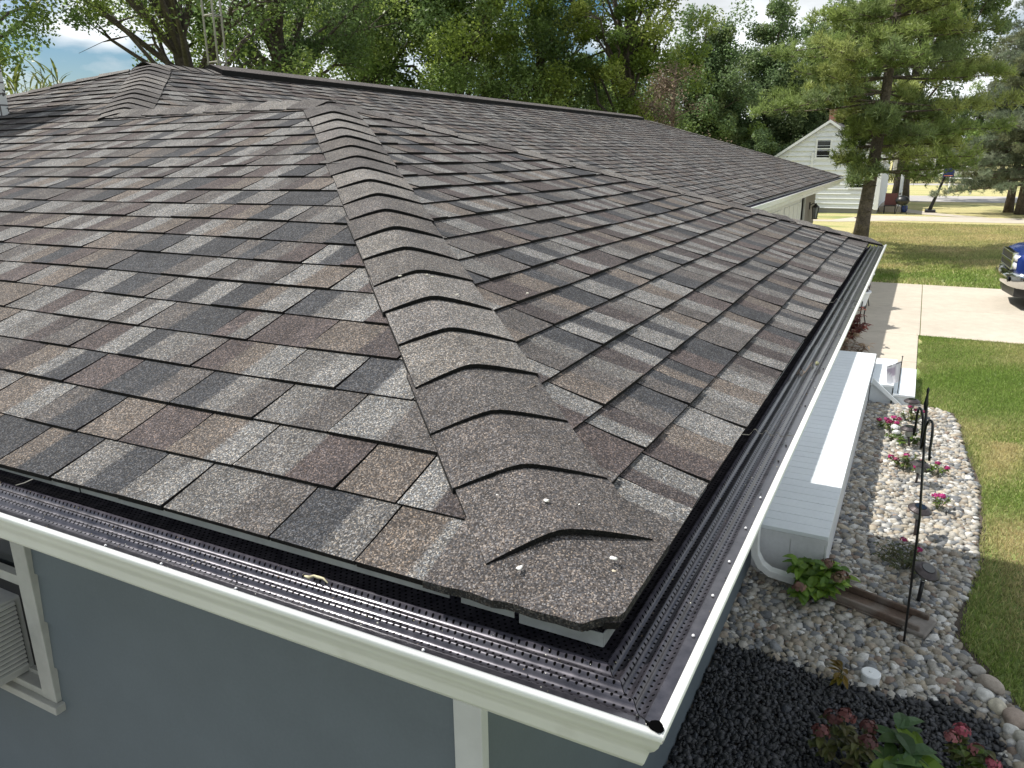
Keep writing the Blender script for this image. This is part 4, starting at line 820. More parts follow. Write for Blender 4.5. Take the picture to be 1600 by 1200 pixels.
for a in (0, 2.1, 4.2): mb = MB(); mb.tube([(.3*math.cos(a), .3*math.sin(a), 0), (.15*math.cos(a), .15*math.sin(a), .55)], .015, 6); mb.build('leg', BLACKM, gr)
p_ = gz(1412, 332); pt = empty('plant_pot', (p_[0], p_[1], GZ), 'round blue glazed pot on the cottage path', 'pot'); pt.scale = (.75, .75, .75)
mb = MB(); mb.lathe([(.12, 0), (.2, .12), (.24, .3), (.2, .42), (.23, .46), (.2, .47), (.17, .4)], (0, 0, 0), 18); mb.build('bowl', mat('blue_glaze', (.04, .07, .22), .2), pt, smooth=True)
V, C = leafcloud(np.array([[0, 0, .5]]), np.array([.2]), 90, .06, G3, np.random.default_rng(3)); npmesh('foliage', V, np.arange(len(V)).reshape(-1, 4), C, LEAF, pt)
# basketball hoop
hp = gz(1453, 332); bh = empty('basketball_hoop', (hp[0], hp[1], GZ), 'dark leaning basketball hoop with blue backboard on the cottage path', 'hoop')
mb = MB(); mb.box((-.35, -.25, 0), (.35, .25, .14)); mb.build('base', BLACKM, bh, bevel=.03)
mb = MB(); mb.tube([(0, 0, .1), (.0, -.28, 1.2), (0, -.52, 2.05)], .06, 8); mb.tube([(0, .1, .1), (0, -.2, 1.0)], .04, 6); mb.build('pole', BLACKM, bh)
mb = MB(); mb.box((-.10, -.85, 1.78), (-.06, -.35, 2.2)); mb.build('backboard', mat('blue_board', (.03, .05, .2), .4), bh)
mb = MB(); mb.tube([(-.1-.22+.22*math.cos(a), -.6+.2*math.sin(a), 1.85) for a in np.linspace(0, 6.283, 17)], .012, 5, cap=False); mb.build('rim', mat('orange_rim', (.5, .14, .03), .5), bh)
# white pipe goal by the road
fp = gz(1516, 303); fr = empty('pipe_frame', (fp[0], fp[1], GZ), 'small white pipe frame standing beside the road', 'frame'); mb = MB()
mb.tube([(0, 0, 0), (0, 0, 1.1), (0, 1.4, 1.1), (0, 1.4, .0)], .04, 6); mb.tube([(1.2, 1.4, 0), (1.2, 1.4, 1.7)], .04, 6); mb.tube([(0, 1.4, 1.1), (1.2, 1.4, 1.4)], .03, 6); mb.build('pipe', WS, fr)
# far grey house, hedge, cars
fh = empty('far_house', tuple(at(1448, 112)), 'grey far house across the road between the pine and the hoop', 'house', rz=.05)
mb = MB(); mb.box((0, -2.6, 0), (8, 3.5, 2.7)); mb.add([(0, -2.6, 2.7), (0, 3.5, 2.7), (0, .45, 4.6), (8, -2.6, 2.7), (8, 3.5, 2.7), (8, .45, 4.6)], [(0, 1, 2), (3, 5, 4)]); mb.build('wall', mat('grey_wall', (.42, .42, .42), .8, noise=(1, .1)), fh)
mb = MB(); mb.add([(-.4, -3.1, 2.4), (8.4, -3.1, 2.4), (8.4, .45, 4.7), (-.4, .45, 4.7), (-.4, 4, 2.4), (8.4, 4, 2.4)], [(0, 1, 2, 3), (3, 2, 5, 4)]); o = mb.build('roof', mat('far_roof', (.12, .11, .11), .9), fh); o.modifiers.new('s', 'SOLIDIFY').thickness = .15
for y in (-2.0, -.2, 1.6):
    mb = MB(); mb.box((-.05, y, .9), (.02, y+1.0, 2.1)); wi = mb.build('window', WS, fh); mb = MB(); mb.box((-.07, y+.12, 1.0), (-.051, y+.88, 2.0)); mb.build('pane', GLASS, wi)
mb = MB(); mb.box((-.06, -2.62, 0), (-.01, -2.0, 2.1)); mb.build('door', WS, fh)
def hedge(name, label, px0, px1, dist, h, w, seed, cols=G3):
    a = at(px0, dist); b = at(px1, dist); o = empty(name, tuple((a+b)/2), label, 'hedge'); r = np.random.default_rng(seed); n = int(np.linalg.norm(b-a)/.35)
    cen = np.array([a+(b-a)*(i+r.random())/n for i in range(n) for _ in range(3)])-(a+b)/2; cen[:, 2] = r.uniform(.15, h*.8, len(cen)); cen[:, 0] += r.uniform(-w, w, len(cen))
    V, C = leafcloud(cen, np.full(len(cen), h*.4), 60, .12, cols, r); npmesh('foliage', V, np.arange(len(V)).reshape(-1, 4), C, LEAF, o)
    mb = MB()
    for i in range(0, len(cen), 6): mb.tube([(cen[i][0], cen[i][1], 0), cen[i]], .03, 4)
    mb.build('stem', BARK, o)
hedge('hedge', 'low dark hedge across the road in front of the white car', 1440, 1560, 90, .95, .5, 41)
hedge('shrub_row', 'row of yellowing low shrubs across the road left of the hedge', 1385, 1460, 88, 1.0, .6, 42, [(.14, .15, .04), (.09, .11, .03)])
hedge('roadside_shrub', 'pale round shrubs by the spruce trunk across the road', 1545, 1590, 76, 1.0, .4, 43, [(.2, .2, .1), (.14, .16, .07)])

# ------------------------------------------------------------------ vehicles
def prism(mb, prof, y0, y1):
    """side profile (x,z) extruded across y"""
    n = len(prof); mb.add([(x, y0, z) for x, z in prof]+[(x, y1, z) for x, z in prof], [tuple(range(n)), tuple(range(2*n-1, n-1, -1))]+[(i, i+n, (i+1) % n+n, (i+1) % n) for i in range(n)])
def wheel(parent, x, y, r_, w_):
    mb = MB(); mb.lathe([(r_*.62, -w_/2), (r_*.93, -w_/2), (r_, -w_/2+.03), (r_, w_/2-.03), (r_*.93, w_/2), (r_*.62, w_/2)], (x, y, r_), 28, axis=(0, 1, 0)); wo_ = mb.build('wheel', mat('tyre', (.02, .02, .02), .85), parent, smooth=False)
    mb = MB(); mb.lathe([(r_*.2, -w_/2+.01), (r_*.6, -w_/2+.02), (r_*.63, -w_/2-.005), (r_*.63, w_/2+.005), (r_*.6, w_/2-.02), (r_*.2, w_/2-.01)], (x, y, r_), 20, axis=(0, 1, 0)); mb.build('rim', STEEL, wo_)
def pickup(loc_, rz, paint):
    t = empty('pickup_truck', loc_, 'shiny blue pickup truck with chrome bumper parked on the concrete driveway', 'truck', rz=rz); Wd = .96
    # body: lofted sections along x (front = +x at 2.75)
    def loft(mb, secs):
        n = len(secs[0]); vs = [p for s_ in secs for p in s_]; fs = [(i*n+k, i*n+(k+1) % n, (i+1)*n+(k+1) % n, (i+1)*n+k) for i in range(len(secs)-1) for k in range(n)]; fs += [tuple(range(n-1, -1, -1)), tuple(range((len(secs)-1)*n, len(secs)*n))]; mb.add(vs, fs)
    def sec(x, w, z0, z1, crown=.04, rnd=.09): return [(x, -w+.03, z0), (x, w-.03, z0), (x, w, z0+.12), (x, w, z1-rnd*1.3), (x, w-rnd*.5, z1-rnd*.3), (x, w-rnd*1.6, z1), (x, 0, z1+crown), (x, -w+rnd*1.6, z1), (x, -w+rnd*.5, z1-rnd*.3), (x, -w, z1-rnd*1.3), (x, -w, z0+.12)]
    mb = MB(); loft(mb, [sec(-2.8, Wd-.03, .55, 1.3), sec(-2.6, Wd, .5, 1.33), sec(-.9, Wd, .48, 1.33), sec(.9, Wd, .48, 1.3), sec(1.1, Wd+.02, .48, 1.27), sec(1.9, Wd+.02, .5, 1.24), sec(2.45, Wd-.01, .52, 1.17), sec(2.62, Wd-.06, .62, 1.1), sec(2.68, Wd-.12, .7, 1.03)]); mb.build('body', paint, t, smooth=True, bevel=0)
    mb = MB(); loft(mb, [sec(-1.0, Wd-.06, 1.28, 1.36, .01), sec(-.85, Wd-.15, 1.3, 1.84, .03), sec(.1, Wd-.14, 1.3, 1.88, .03), sec(.35, Wd-.16, 1.3, 1.84, .03), sec(1.02, Wd-.07, 1.26, 1.32, .01)]); mb.build('cab', paint, t, smooth=True)
    mb = MB(); mb.box((-2.72, -Wd+.12, .9), (-1.1, Wd-.12, 1.36)); mb.build('bed_cover', BLACKM, t)
    for sg in (-1, 1):
        mb = MB(); prism(mb, [(-.78, 1.36), (-.72, 1.74), (.2, 1.76), (.82, 1.36)], sg*(Wd-.10), sg*(Wd-.085)); mb.build('side_window', GLASS, t)
    mb = MB(); mb.add([(.42, -.68, 1.80), (.42, .68, 1.80), (1.0, .78, 1.37), (1.0, -.78, 1.37), (.44, -.68, 1.81), (.44, .68, 1.81), (1.02, .78, 1.38), (1.02, -.78, 1.38)], [(0, 3, 2, 1), (4, 5, 6, 7), (0, 1, 5, 4), (2, 3, 7, 6), (1, 2, 6, 5), (3, 0, 4, 7)]); mb.build('windscreen', GLASS, t)
    # chrome bumper wrapping round the nose
    mb = MB(); path = [(2.28, -1.0), (2.52, -.985), (2.68, -.87), (2.78, -.55), (2.82, 0), (2.78, .55), (2.68, .87), (2.52, .985), (2.28, 1.0)]; vs = []
    for x, y in path:
        for dx, z in ((-.05, .44), (.0, .47), (.035, .56), (.03, .66), (-.01, .735), (-.1, .74)): vs.append((x+dx*(1 if abs(y) < .95 else .0), y+(dx*.6*np.sign(y) if abs(y) > .9 else 0), z))
    mb.add(vs, [(i*6+k, i*6+k+1, (i+1)*6+k+1, (i+1)*6+k) for i in range(8) for k in range(5)]); mb.build('front_bumper', CHROME, t, smooth=True)
    mb = MB(); path2 = [(2.2, -.93), (2.5, -.92), (2.66, -.8), (2.74, 0), (2.66, .8), (2.5, .92), (2.2, .93)]
    vs = [(x, y, z) for x, y in path2 for z in (.27, .46)]; mb.add(vs, [(i*2, i*2+1, i*2+3, i*2+2) for i in range(6)]); o = mb.build('air_dam', BLACKM, t); o.modifiers.new('s', 'SOLIDIFY').thickness = .03
    mb = MB(); mb.box((2.62, -.56, .80), (2.73, .56, 1.08)); mb.build('grille', BLACKM, t)
    mb = MB(); mb.box((2.64, -.58, .915), (2.765, .58, .965)); mb.box((2.64, -.58, 1.07), (2.745, .58, 1.105)); mb.box((2.64, -.58, .775), (2.755, .58, .805))
    for sg in (-1, 1): mb.box((2.64, sg*.57-.015, .80), (2.75, sg*.57+.015, 1.08))
    mb.build('grille_bar', CHROME, t, bevel=.008)
    LN = mat('lamp_lens', (.75, .77, .8), .06, .3); OR = mat('amber_lens', (.75, .2, .03), .15)
    for sg in (-1, 1):
        for za, zb in ((.80, .92), (.955, 1.07)):
            mb = MB(); pl = [(2.72, .59), (2.70, .72), (2.62, .84)]; vs = [(x+dx, sg*y, z) for x, y in pl for dx, z in ((.0, za), (.01, (za+zb)/2), (-.02, zb))]; mb.add(vs, [(i*3+k, i*3+k+1, (i+1)*3+k+1, (i+1)*3+k) for i in range(2) for k in range(2)]); h = mb.build('headlight', LN, t, smooth=True); h.modifiers.new('s', 'SOLIDIFY').thickness = .03
            mb = MB(); pl = [(2.62, .842), (2.52, .925), (2.34, .962)]; vs = [(x+dx, sg*(y+.01), z) for x, y in pl for dx, z in ((.0, za), (.008, (za+zb)/2), (-.02, zb-.01))]; mb.add(vs, [(i*3+k, i*3+k+1, (i+1)*3+k+1, (i+1)*3+k) for i in range(2) for k in range(2)]); h = mb.build('marker_lamp', OR, t, smooth=True); h.modifiers.new('s', 'SOLIDIFY').thickness = .03
        mb = MB(); mb.lathe([(.055, 0), (.05, .02), (.02, .025)], (2.775, sg*.72, .6), 14, axis=(1, 0, 0)); mb.build('fog_lamp', GLASS, t)
        mb = MB(); mb.box((2.76, sg*.35-.04, .56), (2.80, sg*.35+.04, .61)); mb.build('tow_hook', BLACKM, t, bevel=.01)
        for x in (1.75, -1.75):
            mb = MB(); mb.lathe([(.44, -.02), (.44, .02)], (x, sg*(Wd+.005), .42), 26, axis=(0, 1, 0)); mb.build('wheel_arch', DARK, t); wheel(t, x, sg*(Wd-.09), .38, .26)
    mb = MB(); mb.box((-2.5, -.8, .34), (2.4, .8, .55)); mb.build('chassis', DARK, t)
    return t
BLUE = mat('blue_car_paint', (.012, .035, .2), .18, .35, spec=.8)
ang = math.radians(90+4); tp = gz(1568, 492); nose = np.array([tp[0]+.25, tp[1]-.05])
pickup((17.9-2.8*math.cos(ang), -1.93-2.8*math.sin(ang), GZ+.02), ang, BLUE)
def car(loc_, rz, paint, label):
    t = empty('parked_car', loc_, label, 'car', rz=rz); mb = MB(); prism(mb, [(-2.1, .3), (-2.15, .8), (-1.5, .95), (1.0, .92), (2.0, .78), (2.15, .5), (2.1, .28)], -.85, .85); mb.build('body', paint, t, bevel=.08)
    mb = MB(); prism(mb, [(-1.7, .93), (-1.1, 1.42), (.2, 1.45), (1.0, .93)], -.75, .75); mb.build('cabin', paint, t, bevel=.08)
    mb = MB(); prism(mb, [(-1.45, .97), (-1.05, 1.36), (.15, 1.38), (.8, .97)], -.76, .76); mb.build('side_window', GLASS, t)
    for x in (-1.35, 1.35):
        for y in (-.78, .78): wheel(t, x, y, .34, .2)
    for y in (-.6, .6): mb = MB(); mb.box((2.02, y-.15, .6), (2.13, y+.15, .74)); mb.build('headlight', CLEAR, t, bevel=.02)
WC = mat('white_car_paint', (.8, .8, .8), .2, spec=.7)
cp = at(1506, 97); car(tuple(cp), math.radians(100), WC, 'white car parked across the road left of the spruce')
cp = at(1604, 90); car(tuple(cp), math.radians(90), WC, 'white car at the right edge behind the spruce trunk')

# ------------------------------------------------------------------ garden objects
def path_light(bx, by, hx, hy, hz, tilt, label, detached=False):
    t = empty('path_light', (bx, by, GZ+.02), label, 'path light', 'solar path lights along the gravel bed')
    head = np.array([hx-bx, hy-by, hz]); ax = np.array([tilt[0], tilt[1], 1.])
    ax /= np.linalg.norm(ax)
    mb = MB(); mb.lathe([(.088, 0), (.092, .004), (.088, .012), (.06, .032), (.048, .036), (.046, .034)], head, 26, axis=ax); mb.build('lamp_shade', BRONZE, t, smooth=False)
    mb = MB(); mb.lathe([(.044, .036), (.043, .039), (.01, .039)], head, 20, axis=ax); mb.build('solar_panel', GLASS, t)
    if not detached:
        mb = MB(); mb.lathe([(.03, -.075), (.036, -.01), (.036, 0)], head, 16, axis=ax); mb.build('glass', CLEAR, t, smooth=True)
        mb = MB(); mb.tube([(0, 0, -.03), head-ax*.07], .011, 10); mb.build('stake', BRONZE, t, smooth=True)
    else:
        mb = MB(); mb.lathe([(.028, -.06), (.032, -.012), (.03, 0)], head, 16, axis=ax); mb.build('glass', CLEAR, t, smooth=True)
        mb = MB(); mb.tube([(0, 0, -.03), (head[0]*.55, head[1]*.55, head[2]*.7)], .014, 10); mb.build('stake', BLACKM, t, smooth=True)
        mb = MB(); mb.lathe([(.02, 0), (.022, .006), (.008, .012)], (head[0]*.55, head[1]*.55, head[2]*.7), 10); mb.build('collar', CHROME, t)
def lamp_at(base_px, head_px, label, tilt=(0, 0), det=False):
    b = gz(*base_px, GZ+.02); d = ray(*head_px); tt = np.linalg.norm((b-CAM)[:2])/np.linalg.norm(d[:2]); h = CAM+d*tt
    path_light(b[0], b[1], h[0], h[1], h[2]-GZ-.02, tilt, label, det)
lamp_at((1425, 652), (1425, 628), 'farthest solar path light beside the porch steps')
lamp_at((1421, 700), (1421, 671), 'solar path light standing in the white flowers')
lamp_at((1430, 757), (1438, 727), 'leaning solar path light left of the shepherd hook in the red flowers', (.1, -.1))
lamp_at((1429, 838), (1437, 797), 'solar path light with its pole partly behind the shepherd hook above a lone magenta bloom', (-.1, -.15))
lamp_at((1434, 940), (1447, 893), 'nearest solar path light, its tilted head resting off the black stake', (-.25, -.35), True)
# shepherd hook
sb = gz(1412, 1008); sh = empty('shepherd_hook', (sb[0], sb[1], GZ), 'tall thin black double shepherd hook standing in the gravel', 'garden hook')
mb = MB(); mb.tube([(0, 0, -.05), (.0, .02, .9), (0, .075, 1.66)], .0075, 8); mb.lathe([(.008, 1.6), (.014, 1.64), (.009, 1.67), (.006, 1.7), (.009, 1.73), (.002, 1.745)], (0, .077, 0), 10); mb.build('pole', BLACKM, sh, smooth=True)
dr_ = np.array([-.55, -.06, 0]); dr_ /= np.linalg.norm(dr_)
for sg in (1, -1):
    pts = [np.array([0, 0, 1.36])]
    for a in np.linspace(2.9, 0, 10): pts.append(np.array([0, 0, 1.5])+dr_*sg*(.095+.075*math.cos(a)+.02)+np.array([0, 0, .075*math.sin(a)]))
    pts += [pts[-1]+np.array([0, 0, -.08]), pts[-1]+dr_*sg*.03+np.array([0, 0, -.13]), pts[-1]+dr_*sg*.06+np.array([0, 0, -.10])]
    pts = [p+np.array([0, .07-.02*sg*min(1, i/6), 0]) for i, p in enumerate(pts)]
    mb = MB(); mb.tube(pts, .0075, 8); mb.build('hook', BLACKM, sh, smooth=True)
# splash block
p0 = gz(1300, 925, GZ+.05); p1 = gz(1450, 983, GZ+.05); dv = (p1-p0); Ls = np.linalg.norm(dv); an = math.atan2(dv[1], dv[0])
sp_ = empty('splash_block', (p0[0], p0[1], GZ+.035), 'brown weathered splash trough lying on the gravel below the porch downspout', 'splash block', rz=an)
mb = MB(); mb.box((0, -.1, 0), (Ls, .1, .02)); mb.box((0, .075, .02), (Ls*.96, .1, .07)); mb.box((0, -.1, .02), (Ls*.96, -.075, .065)); mb.box((0, -.075, .02), (.03, .075, .06)); mb.build('trough', mat('weathered_brown', (.11, .075, .055), .85, noise=[(7, .35), (60, .2)], tint=(5, (.25, .22, .19), .5, .75)), sp_, bevel=.008)
mb = MB(); mb.box((Ls*.8, -.115, .0), (Ls+.02, .115, .03)); mb.build('lip', mat('rough_concrete', (.2, .18, .16), .9, noise=(15, .25)), sp_, bevel=.01)
# white lid
lp = gz(1360, 1058, GZ+.05); ld = empty('cleanout_cap', (lp[0], lp[1], GZ+.02), 'white round plastic cleanout cap among the black chips', 'cap')
mb = MB(); mb.lathe([(.052, 0), (.052, .045), (.056, .046), (.056, .06), (.05, .066), (.012, .067), (.010, .072)], (0, 0, 0), 28); mb.build('lid', mat('white_plastic', (.78, .8, .8), .4), ld)
# garden flag
fb = gz(1400, 632); fl = empty('garden_flag', (fb[0], fb[1], GZ), 'small white and mauve garden flag on a thin pole beside the porch steps', 'flag')
mb = MB(); mb.tube([(0, 0, 0), (0, 0, .62)], .005, 6); mb.tube([(0, 0, .56), (-.0, .14, .48)], .004, 6); mb.lathe([(.008, 0), (.011, .01), (.002, .02)], (0, 0, .62), 8); mb.build('pole', BLACKM, fl)
vs = []; cs = []; NX, NZ = 8, 10
for i in range(NX):
    for j in range(NZ):
        u, v = i/(NX-1), j/(NZ-1); wv = .012*math.sin(u*9+v*3); vs.append((wv, .005+.16*u*(1-.2*v), .57-.09*u-.27*v+.03*u*v)); cs.append((.42, .36, .45) if (u > .3 and .15 < v < .62 and u+v < 1.25) else (.8, .78, .82))
mb = MB(); mb.add(vs, [(i*NZ+j, (i+1)*NZ+j, (i+1)*NZ+j+1, i*NZ+j+1) for i in range(NX-1) for j in range(NZ-1)], cs); mb.build('cloth', PETAL, fl, smooth=True)

def bigleaf(V, C, c, d, ln, wd, col, up=.3):
    """curved pointed leaf of 8 quads"""
    d = np.array(d, float); d /= np.linalg.norm(d)+1e-9; sd = np.cross(d, [0, 0, 1.]); sd /= np.linalg.norm(sd)+1e-9; nm = np.cross(sd, d); rows = []
    for i in range(5):
        t = i/4; w = wd*math.sin(math.pi*(t*.88+.08))**.8*.5; p = np.array(c)+d*ln*t+nm*(up*ln*t*(1-t)-ln*.22*t*t); rows.append((p-sd*w+nm*w*.3, p, p+sd*w+nm*w*.3))
    for i in range(4):
        for k in range(2): V.extend([rows[i][k], rows[i][k+1], rows[i+1][k+1], rows[i+1][k]]); C.extend([col]*4)
def plant(name, label, cat, base, rad, h, nleaf, ln, wd, cols, blooms, seed, group=None, spread=1.0):
    """blooms: (number, bloom radius, colours)"""
    r = np.random.default_rng(seed); o = empty(name, tuple(base), label, cat, group); V = []; C = []; mb = MB()
    ns = max(5, nleaf//14); tips = []
    for i in range(ns):
        a = r.uniform(0, 6.28); rr2 = rad*math.sqrt(r.random())*spread; e_ = np.array([math.cos(a)*rr2, math.sin(a)*rr2, h*r.uniform(.55, 1)*(1-.35*(rr2/rad)**2)]); mb.tube([(e_[0]*.2, e_[1]*.2, -.01), e_*np.array([.7, .7, .5]), e_], [.004, .003, .002], 4, cap=False); tips.append(e_)
    mb.build('stem', mat('green_stem', (.09, .1, .04), .7) if 'green_stem' not in bpy.data.materials else bpy.data.materials['green_stem'], o)
    for i in range(nleaf):
        e_ = tips[r.integers(ns)]; f = r.uniform(.35, 1.05); p = e_*np.array([.3+.7*f, .3+.7*f, f]); a = r.uniform(0, 6.28); dd = np.array([math.cos(a)+e_[0]/rad*.6, math.sin(a)+e_[1]/rad*.6, r.uniform(-.1, .5)]); col = np.array(cols[r.integers(len(cols))])*r.uniform(.75, 1.3); bigleaf(V, C, p, dd, ln*r.uniform(.6, 1.15), wd*r.uniform(.7, 1.1), tuple(col))
    npmesh('foliage', V, np.arange(len(V)).reshape(-1, 4), np.array(C), LEAF, o, True)
    nb_, br, bc = blooms
    for i in range(nb_):
        e_ = tips[(i*3) % ns]; c = np.array([e_[0], e_[1], e_[2]+br*.5]); col = bc[r.integers(len(bc))]; k = 46; d = r.normal(size=(k, 3)); d[:, 2] = np.abs(d[:, 2])*.9; d /= np.linalg.norm(d, axis=1)[:, None]; P = c+d*br*r.uniform(.65, 1.05, (k, 1))*np.array([1, 1, .7]); VV = []; CC = []
        for q in range(k):
            a = np.cross(d[q], r.normal(size=3)); a /= np.linalg.norm(a); b = np.cross(d[q], a); s_ = br*.3*r.uniform(.7, 1.2); VV += [P[q]-a*s_, P[q]+b*s_, P[q]+a*s_, P[q]-b*s_]; CC += [tuple(np.array(col)*r.uniform(.7, 1.3))]*4
        npmesh('bloom', VV, np.arange(len(VV)).reshape(-1, 4), np.array(CC), PETAL, o)
    return o
MAG = [(.35, .015, .12), (.28, .02, .09), (.42, .03, .18)]; WHT = [(.8, .8, .78)]; GL = [(.12, .19, .03), (.09, .15, .03), (.16, .22, .05)]; OL = [(.12, .13, .04), (.09, .11, .035), (.15, .14, .06)]
gg = 'flowering plants in the gravel bed'
def pz(px, py): p = gz(px, py); return (p[0], p[1], GZ+.03)
plant('flowering_plant', 'magenta flowering plant at the shaded left edge by the porch', 'flowers', pz(1392, 678), .16, .16, 110, .055, .025, GL, (7, .035, MAG), 301, gg)
plant('flowering_plant', 'low green plant with dark red buds in front of the farthest path light', 'flowers', pz(1418, 660), .17, .14, 130, .05, .022, GL+OL, (4, .028, MAG), 302, gg)
plant('flowering_plant', 'white flowering plant around the second path light', 'flowers', pz(1420, 695), .25, .15, 170, .055, .026, GL, (13, .042, WHT), 303, gg)
plant('flowering_plant', 'red and olive plant left of the leaning path light', 'flowers', pz(1418, 735), .2, .15, 170, .05, .022, OL+GL, (5, .033, MAG), 304, gg)
plant('flowering_plant', 'small green plant with a few white and red blooms right of the shepherd hook', 'flowers', pz(1455, 745), .15, .14, 100, .05, .024, GL, (4, .03, MAG[:1]+WHT), 305, gg)
plant('flowering_plant', 'small plant with one magenta bloom beside the fourth path light', 'flowers', pz(1463, 800), .1, .14, 70, .04, .02, GL+OL, (2, .038, MAG[2:]), 306, gg)
plant('flowering_plant', 'wide olive green trailing plant in the shade behind the nearest path light', 'flowers', pz(1412, 890), .26, .14, 420, .038, .015, [(.10, .12, .04), (.075, .095, .035), (.12, .115, .05)], (3, .03, MAG), 307, gg)
plant('hydrangea', 'bright green large leaved hydrangea with fading pink heads by the downspout outlet', 'shrub', (4.42, .06, GZ+.03), .24, .26, 230, .105, .068, [(.20, .33, .05), (.25, .38, .06), (.14, .25, .05)], (4, .05, [(.2, .11, .08), (.17, .12, .07), (.22, .12, .1)]), 308)
plant('flowering_plant', 'dusty red flowering plant at the bottom edge in the black chips', 'flowers', (2.83, -.33, GZ+.03), .2, .26, 120, .07, .035, OL, (5, .05, [(.17, .06, .055), (.13, .05, .045)]), 309, gg)
plant('leafy_plant', 'plant with broad green leaves at the bottom edge right of the dusty red flowers', 'plant', (2.86, -.55, GZ+.03), .16, .3, 44, .17, .085, [(.11, .2, .06), (.08, .15, .06), (.16, .26, .03)], (0, .05, MAG), 310)
plant('flowering_plant', 'plant with coral pink blooms at the bottom right corner', 'flowers', (2.95, -.88, GZ+.03), .17, .26, 110, .06, .035, OL+GL, (4, .042, [(.38, .09, .12), (.4, .16, .16)]), 311, gg)
plant('seedling', 'yellow leaved stalk standing between the river stones and the black chips', 'plant', pz(1312, 1075), .05, .14, 12, .09, .035, [(.25, .2, .02), (.2, .13, .02)], (0, .05, MAG), 312)
plant('red_shrub', 'dark red leaved shrub half hidden behind the gutter by the front path', 'shrub', (12.6, .75, GZ+.02), .62, .7, 700, .12, .06, [(.16, .04, .03), (.12, .035, .03), (.2, .07, .05)], (0, .05, MAG), 313)
plant('dry_shrub', 'dry brown shrub with straw seed heads beside the red shrub', 'shrub', (11.5, .5, GZ+.02), .4, .5, 260, .1, .03, [(.25, .16, .1), (.3, .22, .14), (.16, .09, .06)], (3, .05, [(.4, .3, .2)]), 314)
# two white planters with dry plants on stands
for i, (x, y, hz, lb) in enumerate(((16.3, .62, .42, 'farther white planter with dry brown plant on a wire stand by the drive'), (14.35, .56, .36, 'nearer white planter with dry brown plant on a wire stand by the path'))):
    t = empty('planter', (x, y, GZ+.02), lb, 'planter', 'white planters by the driveway')
    mb = MB(); mb.lathe([(.16, hz), (.18, hz+.02), (.23, hz+.24), (.25, hz+.25), (.25, hz+.28), (.21, hz+.28), (.2, hz+.22)], (0, 0, 0), 20); mb.build('pot', WS, t, smooth=False)
    for k in range(4): a = k*1.571+.6; mb = MB(); mb.tube([(.25*math.cos(a), .25*math.sin(a), 0), (.2*math.cos(a), .2*math.sin(a), hz*.5), (.23*math.cos(a), .23*math.sin(a), hz+.12)], .01, 6); mb.build('leg', BLACKM, t)
    mb = MB(); mb.tube([(.19*math.cos(a), .19*math.sin(a), hz) for a in np.linspace(0, 6.283, 17)], .01, 6, cap=False); mb.build('ring', BLACKM, t)
    r = np.random.default_rng(90+i); V = []; C = []
    for k in range(120): a = r.uniform(0, 6.28); bigleaf(V, C, (.1*math.cos(a)*r.random(), .1*math.sin(a)*r.random(), hz+.2+.28*r.random()), (math.cos(a), math.sin(a), r.uniform(.1, 1.2)), .16, .05, tuple(np.array([(.2, .1, .07), (.25, .17, .1), (.12, .1, .05), (.35, .2, .17)][r.integers(4)])))
    npmesh('foliage', V, np.arange(len(V)).reshape(-1, 4), np.array(C), LEAF, t, True)
# corn-like tall stalks behind the left roof
t = empty('tall_stalks', tuple(at(45, 17)), 'clump of tall yellow green stalks showing over the roof beside the chimney', 'plant'); r = np.random.default_rng(8); V = []; C = []; mb = MB()
for k in range(26):
    x, y = r.uniform(-.9, .9), r.uniform(-.9, .9); h_ = r.uniform(4.1, 4.75); mb.tube([(x, y, 0), (x+r.uniform(-.1, .1), y, h_)], [.015, .006], 5)
    for q in range(9): a = r.uniform(0, 6.28); bigleaf(V, C, (x, y, h_-r.uniform(0, 1.3)), (math.cos(a), math.sin(a), 1.4), r.uniform(.3, .5), .045, tuple(np.array((.17, .2, .05))*r.uniform(.7, 1.3)))
mb.build('stem', bpy.data.materials['green_stem'], t); npmesh('foliage', V, np.arange(len(V)).reshape(-1, 4), np.array(C), LEAF, t, True)

# window air conditioner
ac = empty('air_conditioner', (OV, 2.62, WZ0+.015), 'grey louvred window air conditioner sitting in the lower sash of the left window', 'air conditioner')
y0_, y1_ = 0, .55; H_ = .33; D0, D1 = -.40, .05
mb = MB(); mb.box((D0, y0_+.008, 0), (D1, y1_, H_)); mb.build('case', ACM, ac, bevel=.008)
mb = MB(); mb.box((D0+.03, y0_+.0045, .03), (.02, y0_+.0075, H_-.03)); mb.build('grille_recess', DARK, ac)
mb = MB()
for k in range(15): z_ = .042+k*.0195; mb.add([(D0+.035, y0_+.0025, z_), (.015, y0_+.0025, z_), (.015, y0_-.004, z_-.009), (D0+.035, y0_-.004, z_-.009), (D0+.035, y0_-.004, z_-.001), (.015, y0_-.004, z_-.001), (D0+.035, y0_+.0025, z_+.005), (.015, y0_+.0025, z_+.005)], [(0, 1, 2, 3), (3, 2, 5, 4), (4, 5, 7, 6), (6, 7, 1, 0)])
mb.box((-.26, y0_-.0045, .03), (-.25, y0_+.004, H_-.03)); mb.build('louvre', ACM, ac)

